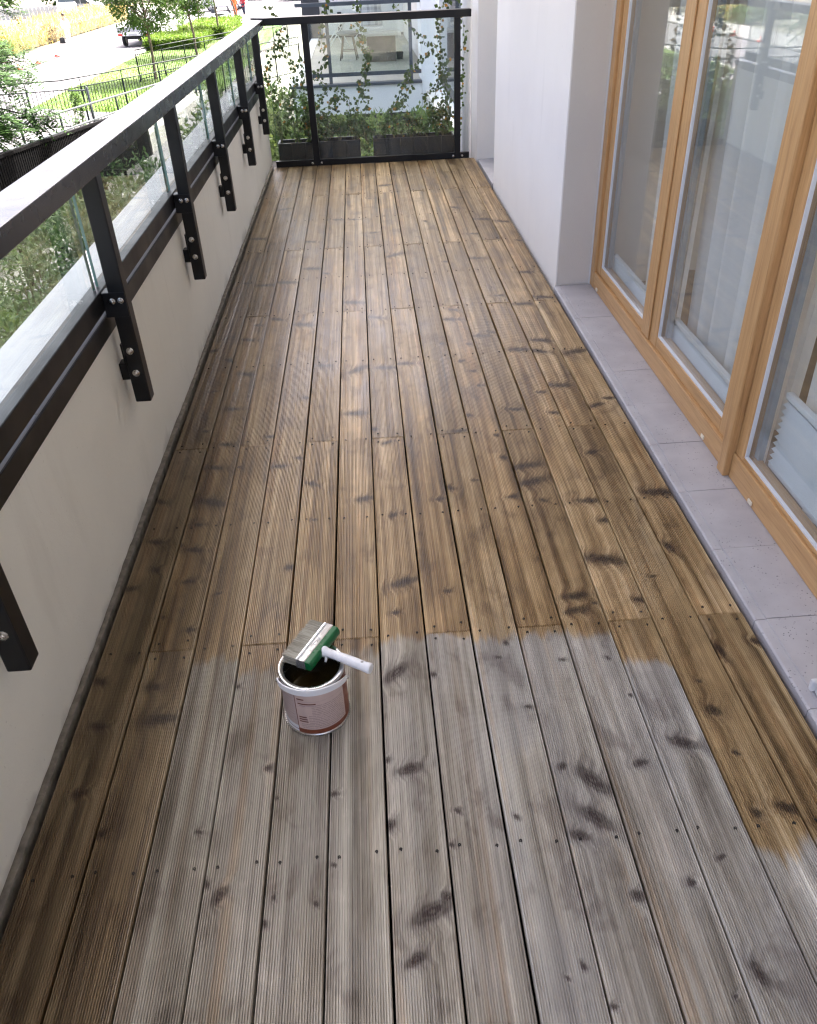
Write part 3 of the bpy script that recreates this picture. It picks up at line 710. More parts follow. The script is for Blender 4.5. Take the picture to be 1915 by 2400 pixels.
for (xa, za), (xb, zb) in zip(prof, prof[1:]):
    for sgn in (1, -1):
        mb.quad([(xa, -Wd, sgn*za), (xb, -Wd, sgn*zb), (xb, Wd, sgn*zb), (xa, Wd, sgn*za)][::sgn])
for sy in (-1, 1):
    mb.quad([(.004, sy*Wd, -.0132), (.0285, sy*Wd, -.0132), (.0285, sy*Wd, .0132), (.004, sy*Wd, .0132)][::-sy])
mb.build('ferrule', simple('bright_tinplate_band', (.80, .81, .83), .18, .85, .05, 30), brush)
# raised size mark on the band: 3 x 12 style figures embossed in strokes
em = MB()
def stroke(pts, w=.0006):
    for (xa, ya), (xb, yb) in zip(pts, pts[1:]):
        d = Vector((xb-xa, yb-ya, 0)); L = d.length
        if L < 1e-6: continue
        u = d/L; nn = Vector((-u.y, u.x, 0))*w
        em.hexa([(xa-nn.x, ya-nn.y, .0130), (xb-nn.x, yb-nn.y, .0130), (xa+nn.x, ya+nn.y, .0130), (xb+nn.x, yb+nn.y, .0130),
                 (xa-nn.x, ya-nn.y, .0141), (xb-nn.x, yb-nn.y, .0141), (xa+nn.x, ya+nn.y, .0141), (xb+nn.x, yb+nn.y, .0141)])
def glyph(cy_, pts, s=.0034):
    stroke([(.0195-p[1]*s, cy_+p[0]*s) for p in pts])
glyph(.0130, [(-.6, .9), (.2, 1), (.6, .6), (.5, .2), (0, 0), (.5, -.2), (.6, -.6), (.2, -1), (-.6, -.9)])
glyph(.0060, [(-.7, .8), (.7, -.8)]); glyph(.0060, [(-.7, -.8), (.7, .8)])
glyph(-.0010, [(-.7, .9), (.6, .9), (.7, .4), (-.6, -.9), (.7, -.9)])
glyph(-.0075, [(-.2, .6), (.1, 1), (.1, -1)]); 
em.build('embossed_mark', simple('bright_emboss', (.86, .87, .88), .25, .6, .03, 30), brush)
gb = MB(); pr = []
for k in range(13):
    a = math.pi*(k/12)-math.pi/2; pr.append((.040+.007*math.cos(a), .0128*math.sin(a)))
pr = [(.0285, -.0128)] + pr + [(.0285, .0128)]
b0 = len(gb.v); m = len(pr)
for (yy, sc) in ((-Wd, .86), (-Wd+.003, 1), (Wd-.003, 1), (Wd, .86)):
    gb.v += [(.0285+(x-.0285)*sc, yy, z*(.9 if sc < 1 else 1)) for x, z in pr]
for s_ in range(3):
    for k in range(m):
        k2 = (k+1) % m; gb.f.append((s_*m+k, (s_+1)*m+k, (s_+1)*m+k2, s_*m+k2)); gb.smooth.append(False)
gb.f.append(tuple(range(m))); gb.f.append(tuple(range(4*m-1, 3*m-1, -1))); gb.smooth += [False, False]
gb.build('brush_block', green, brush)
wh = simple('white_handle_plastic', (.80, .82, .85), .3, 0, .02, 20)
hd = MB(); hy = -.008
path = [(.042, hy, .000), (.048, hy, .000), (.054, hy, .0), (.075, hy-.0015, .001), (.10, hy-.003, .002), (.135, hy-.006, .003), (.160, hy-.008, .0035), (.172, hy-.009, .004), (.176, hy-.009, .004)]
hd.tube(path, [.0128, .0128, .0105, .0106, .0114, .0122, .0120, .0130, .0115], 20)
h_ = hd.build('handle', wh, brush)
MB().lathe([(0, .0001), (.0034, .0001)], 16, (.152, hy-.0072, .0156)).build('hanging_hole', simple('shaded_hole_plastic', (.35, .35, .34), .6, 0, .05, 20), h_)  # flat grey disc, the shade of the hole is put into its colour
MB().tube([(.052, hy-.004, -.008), (.055, hy-.010, -.014), (.056, hy-.015, -.017)], [.0035, .0032, .0028], 10).build('hook_peg', wh, brush)
# white ribbed plastic piece at the edge of the threshold
rb = thing('plastic_grille', 'white ribbed plastic grille lying on the tiles under the nearer window', 'grille', (1.84, 1.22, .012))
for k in range(5):
    MB().box(-.040+.020*k, -.030+.020*k, -.10, .055, 0, .030).build('rib', MAT['pvc'], rb, bevel=.003)
MB().box(-.050, .06, .056, .070, 0, .034).build('end_bar', MAT['pvc'], rb, bevel=.004)
MB().box(-.050, .06, -.115, -.101, 0, .034).build('end_bar', MAT['pvc'], rb, bevel=.004)

# ================================================================== PLANTS
def leaf_quad(mb, p, d, up, L, W):
    # a leaf: four points, folded along the midrib
    d = d.normalized(); s = d.cross(up)
    if s.length < 1e-4: s = d.cross(Vector((1, 0, 0)))
    s.normalize(); nrm = s.cross(d)
    b = len(mb.v)
    mb.v += [tuple(p), tuple(p+d*L*.45+s*W*.5-nrm*W*.12), tuple(p+d*L), tuple(p+d*L*.45-s*W*.5-nrm*W*.12)]
    mb.f += [(b, b+1, b+2), (b, b+2, b+3)]; mb.smooth += [False, False]
def rvec(r):
    while True:
        v = Vector((r.uniform(-1, 1), r.uniform(-1, 1), r.uniform(-1, 1)))
        if .05 < v.length < 1: return v
def crown_mesh(seed, rx, ry, rz, nclump, nleaf, L, W, clump=.28, hollow=.35, droop=.2):
    r = random.Random(seed); mb = MB()
    for c in range(nclump):
        v = rvec(r).normalized()*(hollow+(1-hollow)*r.random()**.6)
        c0 = Vector((v.x*rx, v.y*ry, v.z*rz)); cs = clump*r.uniform(.6, 1.25)
        out = Vector((v.x, v.y, v.z*.6+.25)).normalized()
        for k in range(nleaf):
            o = rvec(r); p = c0 + Vector((o.x*rx, o.y*ry, o.z*rz*.8))*cs
            d = (out*.7 + rvec(r)*.8 + Vector((0, 0, -droop)))
            leaf_quad(mb, p, d, Vector((r.uniform(-.5, .5), r.uniform(-.5, .5), 1)), L*r.uniform(.7, 1.25), W*r.uniform(.7, 1.2))
    return mb
def twig_mesh(seed, base, rx, ry, rz, zc, n, r0, lo=.1):
    r = random.Random(seed); mb = MB()
    for i in range(n):
        v = rvec(r).normalized(); e = Vector((v.x*rx*.8, v.y*ry*.8, zc+abs(v.z)*rz*.7*(1 if r.random() < .7 else -.3)))
        s = Vector((r.uniform(-.06, .06)*rx, r.uniform(-.06, .06)*ry, base)); m = s.lerp(e, .5)+Vector((v.x*rx*.05, v.y*ry*.05, rz*.12))
        mb.tube([s, m, e], [r0, r0*.65, r0*.25], 5, False)
    return mb
SHR = {}
def shrub(kind, mat, name, label, loc, rx, ry, rz, zc, seed, nclump=60, nleaf=30, L=.07, W=.035, group=None, ground=GZ, cat='shrub'):
    t = thing(name, label, cat, (loc[0], loc[1], ground), random.Random(seed).uniform(0, 6.28), group)
    crown_mesh(seed, rx, ry, rz, nclump, nleaf, L, W).build('crown', mat, t, loc=(0, 0, zc-ground))
    twig_mesh(seed+1, 0, rx, ry, rz, zc-ground, 7, .014).build('stems', MAT['stem'], t)
    return t
# bed of shrubs outside the parapet
BED = [(-1.05, 3.4, -1.15), (-1.15, 4.5, -1.05), (-1.2, 5.6, -1.0), (-1.15, 6.7, -1.05), (-1.25, 7.8, -1.1), (-1.2, 9.0, -1.15), (-2.2, 4.6, -1.35), (-2.3, 5.9, -1.2), (-2.25, 7.2, -1.15), (-2.35, 8.5, -1.2), (-2.3, 9.9, -1.2), (-3.3, 6.2, -1.5), (-3.4, 7.8, -1.45), (-3.4, 9.4, -1.4), (-3.3, 11.2, -1.45), (-2.2, 11.6, -1.3), (-1.0, 10.6, -1.2), (-1.1, 12.4, -1.3), (-3.2, 13.2, -1.6), (-2.1, 13.6, -1.5)]
for i, (x, y, z) in enumerate(BED):
    m, L, W = ((MAT['leaf_bed'], .085, .034), (MAT['leaf_bed_pale'], .095, .036), (MAT['leaf_bed'], .06, .03))[i % 3]
    shrub(0, m, 'garden_shrub', ('dark green shrub with narrow leaves in the dense bed below the parapet', 'paler green shrub with long leaves in the dense bed below the parapet', 'dark green shrub with small leaves in the dense bed below the parapet')[i % 3], (x, y), .72, .80, .62, z, 100+i, 75, 34, L, W, ('narrow-leaved shrubs below the parapet', 'pale shrubs below the parapet', 'small-leaved shrubs below the parapet')[i % 3])
# plants between the two houses
GAP = [(-.40, 8.75, -.22, 1), (-.12, 9.6, -.12, 0), (-.75, 9.6, -.25, 1), (.12, 8.6, -.30, 1), (.05, 9.2, -.42, 0), (.75, 9.0, -.55, 1), (1.45, 9.2, -.5, 0), (.3, 10.6, -.62, 1), (1.1, 10.8, -.66, 1), (-.5, 10.2, -.55, 0), (.0, 12.2, -.95, 1), (.9, 12.6, -1.0, 0), (1.6, 11.8, -.8, 1)]
for i, (x, y, z, k) in enumerate(GAP):
    shrub(0, MAT['leaf_pale' if k else 'leaf_shrub'], 'garden_shrub', ('dark green shrub growing in the gap beyond the planter boxes', 'pale green shrub growing in the gap beyond the planter boxes')[k], (x, y), .52, .55, .55, z, 200+i, 60, 30, .085, .04, ('dark shrubs between the two houses', 'pale shrubs between the two houses')[k])
# planter boxes
for x0, x1, lab in ((.038, .760, 'dark slate planter box under the narrow glass panel and left railing post'), (.876, 1.600, 'dark slate planter box standing nearer the house wall')):
    t = thing('planter_box', lab, 'planter', ((x0+x1)/2, 7.74, -.078), group=None)
    n = 6; w = (x1-x0)/n; hw = (x1-x0)/2; top = .236
    for k in range(n):
        MB().box(-hw+k*w+.0012, -hw+(k+1)*w-.0012, -.095, -.080, 0, top).build('front_panel', MAT['planter'], t, bevel=.0015)
    MB().box(-hw, hw, .080, .095, 0, top).build('back_panel', MAT['planter'], t)
    for s in (-1, 1): MB().box(s*hw-(.014 if s > 0 else 0), s*hw+(.014 if s < 0 else 0), -.0795, .0795, 0, top-.001).build('side_panel', MAT['planter'], t)
    MB().box(-hw+.015, hw-.015, -.079, .079, .15, .205).build('soil', MAT['soil'], t)
r = random.Random(41)
PL = [(.07, .40, .13, .24, 1, 'tall pale green plant at the end of the planter box next to the parapet'), (.22, .36, .15, .19, 0, 'bushy green plant behind the narrow glass panel'),
      (.31, .29, .12, .12, 2, 'dark ivy clump left of the first end-railing post'), (.47, .26, .12, .10, 2, 'dark ivy clump right of the first end-railing post'), (.58, .28, .10, .12, 1, 'pale leafy plant in the middle of the planter box next to the parapet'),
      (.70, .25, .09, .10, 0, 'green plant at the end of the planter box facing the gap'), (.815, .20, .06, .15, 1, 'pale green plant hanging in the gap between the two planter boxes'), (.93, .25, .09, .09, 1, 'pale leafy plant at the gap end of the planter box nearer the house'),
      (1.07, .27, .11, .11, 0, 'bushy green plant in the middle of the planter box nearer the house'), (1.22, .25, .11, .09, 2, 'dark low ivy clump in the planter box nearer the house'), (1.36, .26, .11, .10, 0, 'green plant with yellow flowers in the planter box nearer the house'), (1.50, .30, .10, .15, 2, 'dark ivy clump beside the railing post nearer the house')]
for i, (x, zc, rx, rz, k, lab) in enumerate(PL):
    t = thing('planter_plant', lab, 'plant', (x, 7.74, .13), r.uniform(0, 6))
    crown_mesh(300+i, rx, min(rx, .11), rz, 24, 22, .032, .019, .30, .15).build('foliage', MAT[('leaf_shrub', 'leaf_pale', 'leaf_ivy')[k]], t, loc=(0, 0, zc-.13))
    twig_mesh(330+i, 0, rx, .1, rz, zc-.13, 6, .003).build('stems', MAT['stem'], t)
# ivy strands climbing the end railing (outside of the glass)
VINES = {'A': [(.43, .2), (.43, .48), (.52, .57), (.42, .67), (.51, .76), (.5, .93), (.55, 1.11), (.58, 1.24)], 'B': [(.73, .19), (.74, .39), (.82, .56), (.86, .72), (.86, .83), (.83, .98), (.77, 1.06), (.83, 1.2)],
 'C': [(.99, .18), (1.05, .38), (1.16, .57), (1.29, .73), (1.4, .82)], 'D': [(1.46, .16), (1.42, .31), (1.35, .49), (1.5, .6), (1.57, .68)], 'E': [(1.62, .14), (1.66, .52), (1.67, .71), (1.69, .88), (1.65, 1.05), (1.62, 1.16)],
 'F': [(1.42, .40), (1.47, .70), (1.45, .84), (1.35, .88), (1.27, .96), (1.18, 1.07), (1.10, 1.16)], 'G': [(.06, .22), (.06, .5), (.01, .69), (.08, .89), (.2, .94)], 'H': [(.12, .22), (.2, .49), (.26, .75), (.15, .86), (.17, 1.09), (.08, 1.19)],
 'I': [(.66, .19), (.68, .47), (.62, .57), (.56, .4)], 'J': [(1.55, .23), (1.52, .53), (1.48, .84), (1.47, 1.1), (1.61, 1.2)], 'K': [(.30, .2), (.33, .45), (.29, .62), (.34, .8)], 'L': [(.80, .2), (.84, .45), (.80, .62), (.89, .78), (.80, .95)], 'M': [(1.50, .2), (1.56, .45), (1.48, .62), (1.54, .75)], 'N': [(.47, .2), (.50, .40), (.56, .52), (.60, .45)], 'O': [(1.10, .2), (1.12, .42), (1.22, .55), (1.18, .66)]}
VLAB = dict(A='tall ivy strand zigzagging over the top rail beside the first railing post', B='tall ivy strand climbing past the low table to the top rail', C='ivy strand slanting up across the wide glass panel towards the house', D='ivy strand bending back towards the post nearer the house',
 E='ivy strand hanging between the railing post and the house wall', F='ivy strand arching down from the top rail over the white wall', G='ivy strand curling at the corner of the two railings', H='tall ivy strand climbing above the narrow glass panel', I='short ivy strand looping back down right of the first post',
 J='tall ivy strand climbing over the top rail beside the post nearer the house', K='short ivy strand just left of the first railing post', L='ivy strand rising from the gap between the planter boxes', M='short ivy strand rising close to the post nearer the house', N='short drooping ivy strand right of the first railing post', O='short ivy strand in the middle of the planter box nearer the house')
for vi, (nm, pts) in enumerate(VINES.items()):
    r = random.Random(500+vi); t = thing('ivy_vine', VLAB[nm], 'ivy', (pts[0][0], 7.66, .13), 0, 'ivy strands on the end railing')
    path = []
    P3 = [Vector((x-pts[0][0], r.uniform(-.03, .05), z-.13)) for x, z in pts]
    for a, b in zip(P3, P3[1:]):
        for k in range(4): path.append(a.lerp(b, k/4)+Vector((r.uniform(-.012, .012), r.uniform(-.008, .008), r.uniform(-.006, .006))))
    path.append(P3[-1])
    MB().tube(path, [.0022*(1-.6*i/len(path)) for i in range(len(path))], 5, False).build('stem', MAT['stem'], t)
    lm = MB()
    dens = 8 if nm in 'EF' else 13
    for a, b in zip(path, path[1:]):
        n = max(1, int((b-a).length/.05*dens*.5+r.random()))
        for k in range(n):
            p = a.lerp(b, r.random())+Vector((r.uniform(-.028, .028), r.uniform(-.02, .02), r.uniform(-.02, .02)))
            d = rvec(r)+Vector((0, -.2, -.3)); s = r.uniform(.022, .042)
            # three-lobed ivy leaf: two crossing folded quads
            leaf_quad(lm, p, d, Vector((r.uniform(-1, 1), -1, r.uniform(-.3, .6))), s, s*.85)
    lm.build('leaves', MAT['leaf_ivy'], t)

# ================================================================== NEIGHBOURING HOUSE
nb_ = thing('neighbour_house', 'white neighbouring house with a terrace, slate-blue rail and dark coping', 'house', (1.0, 13.9, GZ))
def np_(o): return wrap(o, nb_)
np_(box('terrace_wall', MAT['plaster_far'], None, -.26, 1.745, 13.88, 22.4, -.585, -.192))
np_(box('coping', MAT['n_rail'], None, -.295, 1.748, 13.84, 14.02, -.190, -.152, bevel=.004))
np_(box('coping_side', MAT['plaster_far'], None, -.293, -.12, 14.022, 22.4, -.190, -.153))
np_(box('terrace_floor', MAT['n_floor'], None, -.118, 1.90, 14.03, 22.1, -.191, -.165))
np_(box('shadow_plinth', MAT['n_dark'], None, -.10, 1.75, 14.25, 22.4, -3.1, -.587))  # dark colour stands in for the shadowed void under the terrace slab
np_(box('front_pier', MAT['plaster_far'], None, 1.750, 1.985, 13.862, 14.6, -3.1, 6.0))
np_(box('side_wall', MAT['plaster'], None, 1.905, 2.42, 14.602, 22.1, -3.1, 6.0))
np_(box('back_wall', MAT['plaster_far'], None, -.05, 6.0, 22.105, 22.5, -3.1, 6.0))
np_(box('back_wall_base', MAT['n_dark'], None, -.05, 1.9, 22.06, 22.10, -.164, -.11))
np_(box('dark_corner', MAT['n_dark'], None, -.46, -.055, 22.0, 22.6, -3.1, 6.0))
np_(box('upper_slab', MAT['plaster_far'], None, -.30, 6.0, 13.88, 22.5, 2.55, 2.75))
np_(box('upper_floors', MAT['plaster_far'], None, 1.95, 6.0, 13.9, 40.0, 2.76, 12.0))  # unseen mass over the neighbour, made taller to lengthen the building shadow
np_(box('facade_window_frame', MAT['n_dark'], None, 1.955, 1.979, 9.2, 13.0, -.1, 2.0))
np_(box('facade_window_pane', MAT['glass_window'], None, 1.945, 1.953, 9.35, 12.85, 0.05, 1.9))
for x in (.325, 1.566): np_(box('rail_post', MAT['n_rail'], None, x, x+.05, 13.92, 13.97, -.151, .86))
np_(box('rail_bottom', MAT['n_rail'], None, .0, 1.745, 13.925, 13.965, -.062, -.010))
np_(box('rail_top', MAT['n_rail'], None, -.1, 1.745, 13.90, 13.99, .861, .91))
np_(box('rail_pane', MAT['glass'], None, .376, 1.565, 13.941, 13.949, -.009, .86))
np_(box('back_window', MAT['dark_glass'], None, .36, .45, 22.08, 22.104, -.05, .35))
FZ = -.165
stool = thing('bar_stool', 'round grey felt stool on thin splayed legs on the neighbouring terrace', 'stool', (.62, 17.3, FZ))
MB().lathe([(0, .395), (.15, .395), (.20, .41), (.215, .435), (.20, .455), (.12, .47), (0, .472)], 28).build('seat', MAT['felt'], stool)
for a in (40, 130, 220, 310):
    c, s = math.cos(R(a)), math.sin(R(a)); MB().tube([(.12*c, .12*s, .40), (.22*c, .22*s, .0)], .011, 8).build('leg', MAT['n_block'], stool)
MB().tube([(.18*math.cos(R(a)), .18*math.sin(R(a)), .15) for a in range(40, 401, 90)], .007, 6).build('rung', MAT['n_block'], stool)
tb = thing('terrace_table', 'low table with pale top on a brown concrete block on the neighbouring terrace', 'table', (1.22, 16.9, FZ))
MB().box(-.26, .26, -.2, .2, 0, .41).build('block_base', MAT['n_block'], tb, bevel=.01)
MB().box(-.30, .36, -.30, .30, .412, .455).build('table_top', MAT['n_top'], tb, bevel=.005)
pot = thing('terrace_pot', 'small dark square pot beside the brown table block', 'pot', (1.56, 17.0, FZ))
MB().hexa([(-.05, -.05, 0), (.05, -.05, 0), (-.05, .05, 0), (.05, .05, 0), (-.065, -.065, .12), (.065, -.065, .12), (-.065, .065, .12), (.065, .065, .12)]).build('pot_body', MAT['n_dark'], pot)
MB().box(-.055, .055, -.055, .055, .1201, .124).build('pot_soil', MAT['soil'], pot)
def folding_chair(x, y, rz, label):
    t = thing('folding_chair', label, 'chair', (x, y, FZ), rz)
    for s in (-.2, .2):
        MB().tube([(s, -.22, 0), (s, .18, .80)], .012, 8).build('back_leg', MAT['white_metal'], t)
        MB().tube([(s*.9, .22, 0), (s*.9, -.16, .46)], .012, 8).build('front_leg', MAT['white_metal'], t)
    for k in range(4): MB().box(-.19, .19, -.18+.09*k, -.11+.09*k, .44, .455).build('seat_slat', MAT['white_metal'], t)
    for k in range(2): MB().box(-.2, .2, .13+.03*k, .145+.03*k, .62+.09*k, .68+.09*k).build('back_slat', MAT['white_metal'], t)
    return t
folding_chair(.35, 19.6, R(75), 'white folding chair standing behind the round grey stool')
folding_chair(.95, 20.2, R(120), 'white folding chair standing against the far terrace wall')
def plaid():
    n = NT('grey_plaid_blanket'); p = n.pos(); sp = n.n('ShaderNodeSeparateXYZ'); n.set(sp.inputs[0], p)
    def stripe(v, f, w): return n.math('LESS_THAN', n.math('FRACT', n.math('MULTIPLY', v, f)), w)
    a = n.math('ADD', stripe(sp.outputs[0], 7, .4), stripe(sp.outputs[2], 7, .4)); b = n.math('ADD', stripe(sp.outputs[0], 14, .12), stripe(sp.outputs[2], 14, .12))
    c = n.mix(n.math('MULTIPLY', a, .4), (.55, .56, .60), (.20, .21, .25)); c = n.mix(n.math('MULTIPLY', b, .4), c, (.75, .75, .78))
    return n.done(n.pbsdf(c, .95))
ac = thing('armchair', 'white terrace chair with a grey plaid blanket over its back behind the low table', 'chair', (1.08, 17.75, FZ))
for sx in (-.19, .19):
    for sy in (-.19, .19): MB().tube([(sx, sy, 0), (sx*.95, sy*.95, .44)], .014, 8).build('leg', MAT['white_metal'], ac)
MB().box(-.22, .22, -.22, .22, .44, .48).build('seat', MAT['white_metal'], ac, bevel=.01)
MB().hexa([(-.21, .19, .48), (.21, .19, .48), (-.21, .22, .48), (.21, .22, .48), (-.21, .27, 1.0), (.21, .27, 1.0), (-.21, .30, 1.0), (.21, .30, 1.0)]).build('backrest', MAT['white_metal'], ac)
bl = MB()
for k in range(9):
    u = k/8; bl.v += [(-.20+.012*math.sin(9*u), .165+.08*u-.004, .50+.52*u), (.20+.012*math.sin(7*u+1), .165+.08*u-.004, .50+.52*u)]
for k in range(8): bl.f.append((2*k, 2*k+1, 2*k+3, 2*k+2)); bl.smooth.append(True)
bo_ = bl.build('plaid_blanket', plaid()); tag(bo_, 'grey plaid blanket hung over the back of the white terrace chair', 'blanket'); bo_.location = (1.08, 17.75, FZ)
md = bo_.modifiers.new('thick', 'SOLIDIFY'); md.thickness = .012

# ================================================================== STREET
def sheet(name, mat, pts, z, kind='structure'):
    mb = MB(); mb.quad([(x, y, z) for x, y in pts]); o = mb.build(name, mat); o['kind'] = kind; return o
sheet('ground', MAT['ground'], [(-1500, -1500), (1500, -1500), (1500, 1500), (-1500, 1500)], GZ-.03)
sheet('garden_bed', MAT['soil'], [(-4.6, -3), (1.8, -3), (1.8, 14.2), (-4.6, 14.2)], GZ-.012)
sheet('paved_yard', MAT['paver'], [(-17.2, -20), (-4.7, -20), (-4.7, 130), (-17.2, 130)], GZ-.018)
sheet('road', MAT['asphalt'], [(-16.8, -40), (-12.05, -40), (-12.05, 170), (-16.8, 170)], GZ-.010)
kb = MB()
kb.box(-17.12, -16.82, -40, 66, GZ-.02, GZ+.03); k1 = kb.build('road_kerb', MAT['kerb']); k1['kind'] = 'structure'
k2 = MB().box(-12.04, -11.92, 34.5, 57, GZ-.02, GZ+.08).build('road_kerb', MAT['concrete']); k2['kind'] = 'structure'
sheet('pavement', simple('pale_pavement_slabs', (.19, .185, .19), .85, 0, .1, .8), [(-19.8, -40), (-17.13, -40), (-17.13, 170), (-19.8, 170)], GZ+.02)
sheet('lawn', MAT['lawn_base'], [(-11.91, 34.95), (-10.1, 33.9), (-8.4, 32.9), (-6.2, 33.2), (-4.8, 37), (-4.8, 80), (-7, 80), (-11.91, 56.5)], GZ-.004)
gr = MB(); r = random.Random(77)
for k in range(26000):
    y = 33+ (r.random()**1.5)*24; x = r.uniform(-11.85, -5)
    if x < -8.4 and y < 32.9+(-8.4-x)*.58: continue
    h = r.uniform(.03, .07); a = r.uniform(0, 6.28); w = .012
    gr.v += [(x-w*math.cos(a), y-w*math.sin(a), GZ-.004), (x+w*math.cos(a), y+w*math.sin(a), GZ-.004), (x+r.uniform(-.03, .03), y+r.uniform(-.03, .03), GZ+h)]
    b = len(gr.v)-3; gr.f.append((b, b+1, b+2)); gr.smooth.append(False)
g_ = gr.build('lawn_grass', MAT['leaf_hedge']); tag(g_, 'short sunlit mown grass on the lawn beside the road', 'grass', kind='stuff')
# fences
def fence(name, label, pts, zt, z2, zb, pitch, mat, group=None, post_every=1.9, hand=True):
    t = thing(name, label, 'fence', (pts[0][0], pts[0][1], zb), 0, group); o = Vector((pts[0][0], pts[0][1], zb))
    V = [Vector((x, y, 0)) - Vector((o.x, o.y, 0)) for x, y in pts]
    for z in ([zt] if hand else [])+[z2, zb+.12]:
        MB().tube([(v.x, v.y, z-zb) for v in V], .022 if z == zt else .018, 6).build('rail', mat, t)
    bm = MB().box(-.009, .009, -.009, .009, .12, z2-zb).mesh('bar', mat); pm = MB().box(-.028, .028, -.028, .028, 0, (z2-zb)+.02).mesh('post', mat)
    hm = MB().box(-.012, .012, -.012, .012, z2-zb, zt-zb).mesh('upright', mat)
    tot = 0; nextp = 0; nb = 0
    for a, b in zip(V, V[1:]):
        L = (b-a).length; s = 0
        while s < L:
            p = a.lerp(b, s/L)
            if tot >= nextp-.001:
                for me, nn in ((pm, 'post'),)+(((hm, 'upright'),) if hand else ()):
                    q = bpy.data.objects.new(nn, me); COL.objects.link(q); q.parent = t; q.location = p
                nextp += post_every
            elif nb < 300:
                q = bpy.data.objects.new('bar', bm); COL.objects.link(q); q.parent = t; q.location = p; nb += 1
            s += pitch; tot += pitch
    return t
fence('bar_fence', 'dark green bar fence bending round the paved path before the lawn', [(-13.6, 28.5), (-10.5, 29.0), (-8.8, 29.4), (-7.8, 31.0), (-7.0, 32.4), (-5.3, 35.4), (-3.4, 38.8), (-1.8, 41.6)], -1.55, -1.82, GZ, .135, MAT['fence'])
fence('bar_fence', 'dark green bar fence standing on the lawn beyond the first young tree', [(-9.05, 41.2), (-7.4, 45.2), (-5.9, 48.8), (-4.4, 52.4), (-3.0, 56.0)], -1.74, -1.92, GZ, .145, MAT['fence'])
# ramp with wall, slat fence and tube railing: falls away along +Y
def rz_(y): return -.95 - (y-14.3)*.0735
rw = thing('ramp_wall', 'pale concrete ramp wall with a sloping white top behind the black slat fence', 'wall', (-5.4, 18, GZ))
mb = MB(); mb.hexa([(-6.3, 9, GZ-.1), (-5.22, 9, GZ-.1), (-6.3, 36, GZ-.1), (-5.22, 36, GZ-.1), (-6.3, 9, -2.1), (-5.22, 9, -2.1), (-6.3, 36, -2.8), (-5.22, 36, -2.8)])
wrap(mb.build('wall_body', MAT['concrete']), rw)
sf = thing('slat_fence', 'low black timber slat fence with upright boards along the ramp', 'fence', (-5.0, 17, GZ))
pit_ = .098; y = 10.0; k = 0
sm = MB().box(-.012, .012, -.027, .027, 0, 1.0).mesh('slat', MAT['slat'])
while y < 24:
    q = bpy.data.objects.new('slat', sm); COL.objects.link(q); q.parent = sf
    zt = rz_(y)-.05; zb = zt-1.15
    q.location = (0, y-17, zb-GZ); q.scale = (1, 1, zt-zb); y += pit_
mb = MB(); mb.hexa([(-.05, -8, rz_(9)-.05-GZ), (.03, -8, rz_(9)-.05-GZ), (-.05, 8, rz_(25)-.05-GZ), (.03, 8, rz_(25)-.05-GZ), (-.05, -8, rz_(9)-GZ), (.03, -8, rz_(9)-GZ), (-.05, 8, rz_(25)-GZ), (.03, 8, rz_(25)-GZ)])
mb.build('cap_rail', MAT['slat'], sf)
for y in (10.2, 12.0, 13.8, 15.6, 17.4, 19.2, 21, 22.8): MB().box(-.07, -.013, y-17-.04, y-17+.04, 0, rz_(y)-.06-GZ).build('post', MAT['slat'], sf)
tr = thing('ramp_railing', 'dark tube railing with two sloping rails above the black slat fence', 'railing', (-5.6, 17, GZ))
def rr_(y): return -.98 - (y-17)*.0655
for dz in (0, -.36): MB().tube([(-.25, y-17, rr_(y)+dz-GZ) for y in (8, 17, 27, 34, 42)], .024, 8).build('tube_rail', MAT['galv'], tr)
for y in (12.6, 15.0, 17.4, 19.8, 22.2, 24.6, 27, 29.4, 31.8, 34.2): MB().tube([(-.25, y-17, rr_(y)-.80-GZ), (-.25, y-17, rr_(y)-GZ)], .026, 8).build('post', MAT['fence'], tr)
gp = tag(MB().tube([(0, 0, 0), (0, 0, 1.62), (0, 0, 1.64)], [.035, .035, .02], 10).build('galvanised_post', MAT['galv'], loc=(-6.95, 25.9, GZ)), 'plain galvanised steel post rising behind the ramp railing', 'post')
MB().tube([(0, 0, 1.55), (-.55, .05, 1.55)], .02, 6).build('side_arm', MAT['galv'], gp)
# slim young shrub by the path
shrub(0, MAT['leaf_shrub'], 'slim_shrub', 'slim upright dark green shrub beside the galvanised post', (-8.2, 28.6), .22, .22, .62, -2.35, 640, 40, 24, .09, .045)

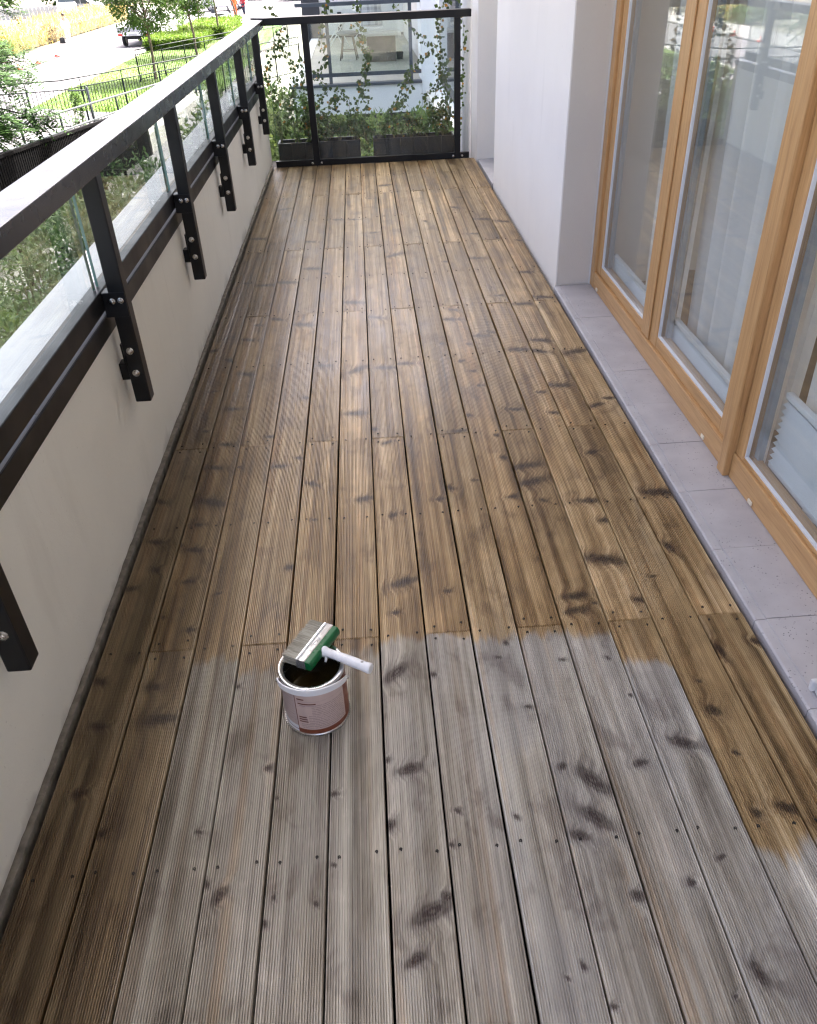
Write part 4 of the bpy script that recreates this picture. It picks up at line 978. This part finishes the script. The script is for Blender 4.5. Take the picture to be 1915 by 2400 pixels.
# ---- trees
def tree(name, label, x, y, trunk_h, crown_z, rx, rz, seed, lean=(0, 0), mat='leaf_tree', nclump=230, nleaf=46, L=.15, W=.085, tr=.07, group=None, gz=GZ, ncl=.17):
    t = thing(name, label, 'tree', (x, y, gz), 0, group); r = random.Random(seed)
    top = Vector((lean[0], lean[1], trunk_h)); mid = Vector((lean[0]*.4+.05, lean[1]*.4, trunk_h*.5))
    tk = MB(); tk.tube([(0, 0, -.05), (0, 0, .1), mid, top, top+Vector((lean[0]*.3, 0, rz*.9))], [tr*1.25, tr, tr*.85, tr*.7, tr*.25], 10)
    for k in range(14):
        a = k*2.4+r.random(); h = trunk_h*(.86+.02*k); s = Vector((lean[0]*.95, lean[1]*.95, min(h, trunk_h+rz*.6)))
        e = s+Vector((math.cos(a)*rx*r.uniform(.5, .85), math.sin(a)*rx*r.uniform(.5, .85), rz*r.uniform(.15, .7)))
        tk.tube([s, s.lerp(e, .5)+Vector((0, 0, .12)), e], [tr*.42, tr*.28, tr*.1], 6, False)
    tk.build('trunk', MAT['bark'], t)
    crown_mesh(seed, rx, rx, rz, nclump, nleaf, L, W, ncl, .25).build('crown', MAT[mat], t, loc=(lean[0], lean[1], crown_z-gz))
    return t
GT = 'young street trees in a row on the lawn'
tree('young_tree', 'young street tree with slender trunk beside the parked flatbed truck', -8.55, 42.0, 2.3, .55, 2.0, 1.75, 701, (.05, 0))
tree('young_tree', 'young street tree on the lawn behind the trimmed hedge and truck cab', -8.32, 52.4, 2.1, .60, 1.9, 1.8, 702, (-.1, 0))
tree('young_tree', 'young street tree with bare trunk growing by the parked motorcycle', -8.35, 62.3, 2.9, 1.5, 1.9, 1.7, 703, (-.1, 0))
tree('young_tree', 'young street tree with leaning trunk near the person in red', -8.4, 74.0, 3.0, 1.6, 2.0, 1.6, 704, (-.9, 0))
tree('young_tree', 'young street tree standing on the verge past the motorcycle', -12.3, 79.0, 3.3, 2.3, 1.9, 1.6, 705)
# rowan beside the balcony: feathery leaves
t = thing('rowan_tree', 'feathery-leaved green tree reaching over the ramp railing', 'tree', (-6.85, 16.0, GZ))
tk = MB(); tk.tube([(0, 0, -.05), (.1, 0, 1.2), (.15, .1, 2.4), (.3, .2, 4.2), (.4, .2, 5.4)], [.13, .12, .10, .07, .03], 10)
r = random.Random(81); lv = MB()
def frond(p, d, L):
    d = d.normalized(); s = d.cross(Vector((0, 0, 1))).normalized(); n = 6
    for k in range(n):
        q = p+d*L*(k+1)/n+Vector((0, 0, -.25*L*((k+1)/n)**2)); w = L*.42*(1-.5*abs(k/n-.45))
        for sg in (-1, 1): leaf_quad(lv, q, s*sg+d*.45+Vector((0, 0, -.15)), Vector((0, 0, 1)), w, w*.46)
for k in range(46):
    a = r.uniform(0, 6.28); h = r.uniform(1.7, 5.2); L = r.uniform(1.3, 2.7)*(1 if h < 4 else .7)
    s = Vector((.15, .1, h)); e = s+Vector((math.cos(a)*L, math.sin(a)*L, r.uniform(-.25, .55)))
    m = s.lerp(e, .5)+Vector((0, 0, .25)); tk.tube([s, m, e], [.035, .02, .006], 5, False)
    for j in range(95):
        u = r.uniform(.25, 1.05); q = s.lerp(m, u*2) if u < .5 else m.lerp(e, (u-.5)*2)
        frond(q+rvec(r)*.22, rvec(r)+Vector((math.cos(a), math.sin(a), .05))*.8, r.uniform(.20, .32))
tk.build('trunk', MAT['bark'], t); lv.build('crown', MAT['leaf_left'], t)
# hedges and bushes
def hedge_block(label, name, mat, x0, x1, y0, y1, z1, seed, n, L, W, cat='hedge', gz=GZ, fuzz=.12):
    r = random.Random(seed); t = thing(name, label, cat, ((x0+x1)/2, (y0+y1)/2, gz)); cx, cy = (x0+x1)/2, (y0+y1)/2; mb = MB()
    for k in range(n):
        f = r.random(); h = z1-gz
        if f < .45: p = Vector((r.uniform(x0, x1), r.uniform(y0, y1), gz+h*r.uniform(.88, 1.02)))
        elif f < .75: p = Vector((r.uniform(x0, x1), y0+r.uniform(-.02, .25), gz+h*r.random()))
        else: p = Vector(((x0 if r.random() < .5 else x1)+r.uniform(-.1, .1), r.uniform(y0, y1), gz+h*r.random()))
        p += rvec(r)*fuzz
        leaf_quad(mb, p-Vector((cx, cy, gz)), rvec(r)+Vector((0, 0, .5)), Vector((0, 0, 1)), L*r.uniform(.7, 1.3), W*r.uniform(.7, 1.3))
    mb.build('foliage', mat, t)
    MB().box(x0-cx+.12, x1-cx-.12, y0-cy+.25, y1-cy-.12, .02, (z1-gz)*.86).build('twig_core', MAT['stem'], t)
    return t
hedge_block('low trimmed bright green hedge beside the flatbed truck', 'trimmed_hedge', MAT['leaf_hedge'], -12.0, -8.7, 56.2, 61.5, -2.42, 801, 9000, .13, .08)
hedge_block('bright green hedge under the parked motorcycle past the young trees', 'trimmed_hedge', MAT['leaf_hedge'], -10.9, -7.9, 62.0, 72.0, -2.30, 802, 9000, .14, .08)
hedge_block('long straw-coloured ornamental grass bed behind the pavement', 'straw_grass_bed', MAT['leaf_straw'], -24.5, -20.4, 58, 92, -2.15, 803, 11000, .42, .06, 'grass bed', fuzz=.3)
shrub(0, MAT['leaf_brown'], 'round_bush', 'round purple-brown bush at the edge of the white pavement', (-20.65, 65.8), .75, .75, .55, -2.5, 811, 60, 30, .12, .05)
shrub(0, MAT['leaf_pale'], 'round_bush', 'low feathery green bush beside the purple-brown bush', (-20.9, 60.6), .9, 2.4, .50, -2.5, 812, 90, 30, .16, .04)
shrub(0, MAT['leaf_shrub'], 'round_bush', 'low dark green bush under the feathery tree by the pavement', (-20.6, 55.4), .8, 1.6, .6, -2.5, 813, 70, 30, .16, .06)
shrub(0, MAT['leaf_shrub'], 'round_bush', 'small dark bush beside the truck cab at the hedge end', (-11.3, 66.0), .5, .5, .5, -2.5, 814, 40, 24, .12, .06)
# grey board fence far away
gf = thing('board_fence', 'grey board fence far behind the straw-coloured grasses', 'fence', (-34.2, 96, GZ))
for k in range(24):
    MB().box(-3.9+.36*k, -3.9+.36*k+.33, -.03+.14*k-1.6, .03+.14*k-1.6, 0, 1.0).build('board', MAT['grey_panel'], gf)
MB().box(-3.9, 4.7, 1.75, 1.8, .2, .3).build('rail', MAT['grey_panel'], gf)
for i, (x, y, h, rx) in enumerate(((-40, 112, 3.2, 3.6), (-34, 116, 2.6, 3.4), (-46, 108, 3.5, 4), (-22, 128, 2.6, 4), (-15, 122, 2.2, 3.6), (-10, 118, 2.0, 3.4), (-28, 130, 3, 4), (-5, 112, 2.0, 3.0))):
    tree('distant_tree', 'dense dark green tree in the row closing the far end of the street', x, y, 1.2, GZ+h, rx, h*.9, 720+i, nclump=90, nleaf=34, L=.42, W=.26, tr=.14, group='trees at the far end of the street', ncl=.2)

# ---- vehicles
def wheel(t, x, y, r=.33, w=.2):
    q = MB().lathe([(r*.62, -w/2), (r*.93, -w/2), (r, -w*.36), (r, w*.36), (r*.93, w/2), (r*.62, w/2)], 24)
    q.v = [(z, a, b) for a, b, z in q.v]
    o = q.build('wheel', MAT['rubber'], t, loc=(x, y, r))
    h = MB().lathe([(0, w*.30), (r*.25, w*.34), (r*.60, w*.42), (r*.64, w*.40)], 20); h.lathe([(r*.64, -w*.40), (r*.60, -w*.42), (r*.25, -w*.34), (0, -w*.30)], 20)
    h.v = [(z, a, b) for a, b, z in h.v]; h.build('rim', MAT['grey_panel'], o)
tk_ = thing('flatbed_truck', 'white flatbed truck with grey dropsides parked on the road', 'truck', (-13.30, 59.4, GZ), R(-3))
MB().box(-.98, .98, -.02, 3.3, .62, .74).build('bed_floor', MAT['white_paint'], tk_, bevel=.02)
MB().box(-.98, .98, -.05, -.022, .60, .78).build('rear_beam', MAT['white_paint'], tk_, bevel=.01)
MB().box(-.97, .97, -.03, .01, .785, 1.08).build('tailgate', MAT['grey_panel'], tk_, bevel=.01)
for s in (-1, 1):
    for k in range(2): MB().box(s*.98-.02, s*.98+.02, .02+1.63*k, 1.62+1.63*k, .745, 1.12).build('dropside', MAT['grey_panel'], tk_, bevel=.01)
    MB().box(s*.80-.14, s*.80+.14, -.075, -.052, .60, .73).build('tail_light', MAT['red'], tk_, bevel=.01)
    wheel(tk_, s*.80, .75); wheel(tk_, s*.82, 4.25)
MB().box(-.26, .26, -.062, -.052, .62, .72).build('number_plate', MAT['n_top'], tk_)
MB().box(-.5, .5, .1, 3.9, .40, .60).build('chassis', MAT['rubber'], tk_)
MB().box(-.96, .96, 3.28, 3.34, .76, 1.9).build('headboard', MAT['white_paint'], tk_)
cb = MB(); cb.extrude([(3.4, .42), (5.3, .42), (5.45, .75), (5.40, 1.10), (4.95, 1.28), (4.35, 2.02), (3.55, 2.05), (3.4, 1.95)], 'x', -.93, .93); cb.build('cab', MAT['white_paint'], tk_, bevel=.05)
for s in (-1, 1):
    sw = MB(); sw.extrude([(3.62, 1.32), (4.72, 1.32), (4.30, 1.90), (3.66, 1.92)], 'x', s*.932, s*.945); sw.build('side_window', MAT['dark_glass'], tk_)
    MB().box(s*1.02-.07, s*1.02+.07, 4.75, 4.82, 1.25, 1.52).build('mirror', MAT['rubber'], tk_)
MB().box(-.75, .75, 3.38, 3.398, 1.35, 1.85).build('rear_window', MAT['dark_glass'], tk_)
def car(name, label, cat, loc, rz, prof, glassprof, W, paint, wheels, front_glass):
    t = thing(name, label, cat, loc, rz); b = MB(); b.extrude(prof, 'x', -W/2, W/2); b.build('body', paint, t, bevel=.06)
    for s in (-1, 1):
        for gpf in glassprof:
            g = MB(); g.extrude(gpf, 'x', s*W/2+s*.001, s*W/2+s*.012); g.build('side_window', MAT['dark_glass'], t)
        for wy in wheels: wheel(t, s*(W/2-.10), wy)
        MB().box(s*W*.36-.16, s*W*.36+.16, prof[0][0]-.02, prof[0][0]+.02, .58, .76).build('headlight', MAT['n_top'], t)
    MB().hexa(front_glass).build('windscreen', MAT['dark_glass'], t)
    MB().box(-.24, .24, prof[0][0]-.015, prof[0][0]-.005, .40, .50).build('number_plate', MAT['pvc'], t)
    return t
vp = [(0, .35), (0, .95), (.55, 1.15), (1.15, 1.95), (4.8, 2.0), (4.9, .4)]
car('delivery_van', 'white van facing the street behind the straw-coloured grasses', 'van', (-29.0, 99.5, GZ), R(12), vp, [[(1.0, 1.2), (2.2, 1.2), (2.2, 1.8), (1.35, 1.8)]], 1.95, MAT['white_paint'], (.85, 4.0),
    [(-.80, .60, 1.19), (.80, .60, 1.19), (-.74, 1.10, 1.90), (.74, 1.10, 1.90), (-.80, .54, 1.20), (.80, .54, 1.20), (-.74, 1.04, 1.92), (.74, 1.04, 1.92)])
cp = [(0, .32), (0, .78), (1.1, .95), (1.75, 1.40), (3.1, 1.42), (4.0, .98), (4.3, .92), (4.35, .35)]
cgl = [[(1.30, .98), (2.35, .98), (2.35, 1.34), (1.80, 1.33)], [(2.42, .98), (3.6, .98), (3.05, 1.34), (2.42, 1.34)]]
fg = [(-.68, 1.18, 1.00), (.68, 1.18, 1.00), (-.60, 1.72, 1.38), (.60, 1.72, 1.38), (-.68, 1.13, 1.02), (.68, 1.13, 1.02), (-.60, 1.67, 1.40), (.60, 1.67, 1.40)]
car('parked_car', 'silver car parked beside the white van', 'car', (-25.2, 100.6, GZ), R(80), cp, cgl, 1.75, MAT['car_grey'], (.8, 3.45), fg)
car('parked_car', 'dark grey car parked at the far end of the street', 'car', (-15.2, 92.0, GZ), R(8), cp, cgl, 1.75, MAT['n_dark'], (.8, 3.45), fg)
car('parked_car', 'white car parked across the road behind the motorcycle', 'car', (-10.2, 96.0, GZ), R(84), cp, cgl, 1.75, MAT['white_paint'], (.8, 3.45), fg)
mo = thing('motorcycle', 'white and black motorcycle with a rear top box parked behind the hedge', 'motorcycle', (-9.4, 73.5, GZ+.0), R(-52))
def mwheel(y):
    q = MB().lathe([(.24, -.05), (.30, -.055), (.33, 0), (.30, .055), (.24, .05)], 24); q.v = [(z, a, b) for a, b, z in q.v]; o = q.build('wheel', MAT['rubber'], mo, loc=(0, y, .33))
    h = MB().lathe([(.02, -.02), (.24, -.02)], 20); h.v = [(z, a, b) for a, b, z in h.v]; h.build('rim', MAT['grey_panel'], o)
mwheel(-.72); mwheel(.72)
MB().hexa([(-.13, -.55, .42), (.13, -.55, .42), (-.14, .40, .38), (.14, .40, .38), (-.12, -.60, .74), (.12, -.60, .74), (-.16, .45, .86), (.16, .45, .86)]).build('body', MAT['white_paint'], mo, bevel=.04)
MB().hexa([(-.13, -.75, .76), (.13, -.75, .76), (-.12, .12, .76), (.12, .12, .76), (-.12, -.78, .88), (.12, -.78, .88), (-.11, .10, .86), (.11, .10, .86)]).build('seat', MAT['rubber'], mo, bevel=.02)
MB().box(-.19, .19, -1.02, -.68, .92, 1.24).build('top_box', MAT['n_dark'], mo, bevel=.06)
for s in (-.09, .09): MB().tube([(s, .72, .33), (s, .46, 1.05)], .025, 8).build('fork', MAT['rubber'], mo)
MB().tube([(-.36, .36, 1.10), (0, .46, 1.06), (.36, .36, 1.10)], .016, 8).build('handlebar', MAT['rubber'], mo)
MB().hexa([(-.16, .50, .95), (.16, .50, .95), (-.16, .54, .95), (.16, .54, .95), (-.10, .34, 1.32), (.10, .34, 1.32), (-.10, .37, 1.32), (.10, .37, 1.32)]).build('windshield', MAT['dark_glass'], mo)
MB().box(-.10, .10, .55, .64, .84, 1.0).build('headlight', MAT['n_top'], mo, bevel=.02)
for i, (x, y) in enumerate(((-17.0, 48.7), (-16.92, 51.5), (-16.93, 55.0), (-16.95, 45.2))):
    mb = MB(); mb.box(-.14, .14, -.14, .14, 0, .03); mb.lathe([(.11, .03), (.03, .24), (0, .245)], 16)
    o = mb.build('kerb_cone', MAT['red'], loc=(x, y, GZ+.03)); tag(o, 'small red marker cone standing on the grey kerb line', 'cone', 'red cones along the kerb')
    MB().lathe([(.094, .10), (.075, .15)], 16).build('white_band', MAT['white_paint'], o)

# ---- people
def person(label, loc, rz, top, trousers, hair=True, stride=.16, arm=.1, coat_len=.55):
    t = thing('person', label, 'person', loc, rz)
    def skin(name, verts, edges, radii, mat, root=0):
        me = bpy.data.meshes.new(name); me.from_pydata(verts, edges, []); me.materials.append(mat)
        o = bpy.data.objects.new(name, me); COL.objects.link(o); o.parent = t
        m = o.modifiers.new('skin', 'SKIN'); m.use_smooth_shade = True
        for i, rd in enumerate(radii):
            sv_ = me.skin_vertices[0].data[i]; sv_.radius = rd; sv_.use_root = (i == root)
        s = o.modifiers.new('sub', 'SUBSURF'); s.levels = 1; s.render_levels = 2
        return o
    V = [(0, 0, .92), (0, 0, 1.12), (0, .01, 1.36), (0, .02, 1.47), (0, .03, 1.55), (0, .03, 1.66),
         (-.10, 0, .88), (-.10, stride*.6, .48), (-.10, stride*.4, .09), (-.10, stride*.4+.16, .04),
         (.10, 0, .88), (.10, -stride*.5, .49), (.10, -stride, .10), (.10, -stride+.16, .05),
         (-.19, .01, 1.36), (-.25, -arm*.5, 1.10), (-.24, arm, .88), (-.23, arm+.05, .80), (.19, .01, 1.36), (.25, arm*.5, 1.10), (.24, arm*1.3, .88), (.23, arm*1.3+.05, .80)]
    E = [(0, 1), (1, 2), (2, 3), (3, 4), (4, 5), (0, 6), (6, 7), (7, 8), (8, 9), (0, 10), (10, 11), (11, 12), (12, 13), (2, 14), (14, 15), (15, 16), (16, 17), (2, 18), (18, 19), (19, 20), (20, 21)]
    rad = [(.14, .10), (.125, .095), (.14, .10), (.05, .05), (.075, .085), (.07, .085), (.085, .085), (.058, .058), (.038, .038), (.036, .03), (.085, .085), (.058, .058), (.038, .038), (.036, .03), (.055, .055), (.043, .043), (.03, .03), (.032, .02), (.055, .055), (.043, .043), (.03, .03), (.032, .02)]
    skin('body', V, E, rad, MAT['skin'])
    ci = [0, 1, 2, 14, 15, 16, 18, 19, 20]; mp = {a: i for i, a in enumerate(ci)}
    skin('coat', [V[i] for i in ci]+[(0, 0, .92-coat_len*.45)], [(0, 1), (1, 2), (2, 3), (3, 4), (4, 5), (2, 6), (6, 7), (7, 8), (0, 9)], [(.18, .14), (.16, .125), (.165, .12), (.075, .075), (.062, .062), (.05, .05), (.075, .075), (.062, .062), (.05, .05), (.19, .15)], top)
    li = [0, 6, 7, 8, 10, 11, 12]
    skin('trousers', [V[i] for i in li], [(0, 1), (1, 2), (2, 3), (0, 4), (4, 5), (5, 6)], [(.15, .115), (.10, .10), (.075, .075), (.06, .06), (.10, .10), (.075, .075), (.06, .06)], trousers)
    mb = MB(); mb.lathe([(0, .125), (.05, .115), (.088, .07), (.098, .0), (.085, -.05)], 16, (0, .015, 1.64)); mb.build('hair', MAT['dark_hair'], t)
    fm = MB(); fm.tube([(-.033, .112, 1.625), (-.033, .120, 1.625)], .010, 6); fm.tube([(.033, .112, 1.625), (.033, .120, 1.625)], .010, 6); fm.build('eyes', MAT['dark_hair'], t)
    MB().tube([(0, .105, 1.62), (0, .135, 1.585)], [.010, .016], 6).build('nose', MAT['skin'], t)
    return t
person('person in off-white clothes walking on the pavement beside the grass bed', (-18.85, 64.3, GZ+.02), R(200), MAT['white_cloth'], MAT['white_cloth'])
person('person in a red coat and dark trousers standing past the young trees', (-9.25, 85.6, GZ+.001), R(150), MAT['red_cloth'], MAT['navy_cloth'], stride=.08)
person('person in an orange vest standing beside the person in red', (-10.1, 86.2, GZ+.001), R(30), MAT['orange'], MAT['orange'], stride=.05)
bg_ = thing('shoulder_bag', 'black bag standing on the pavement next to the person in off-white', 'bag', (-19.3, 64.4, GZ+.02))
MB().hexa([(-.2, -.12, 0), (.2, -.12, 0), (-.2, .12, 0), (.2, .12, 0), (-.15, -.08, .36), (.15, -.08, .36), (-.15, .08, .36), (.15, .08, .36)]).build('bag_body', MAT['black_bag'], bg_, bevel=.04)
MB().tube([(-.1, 0, .35), (-.08, 0, .52), (0, 0, .58), (.08, 0, .52), (.1, 0, .35)], .014, 8).build('bag_strap', MAT['black_bag'], bg_)
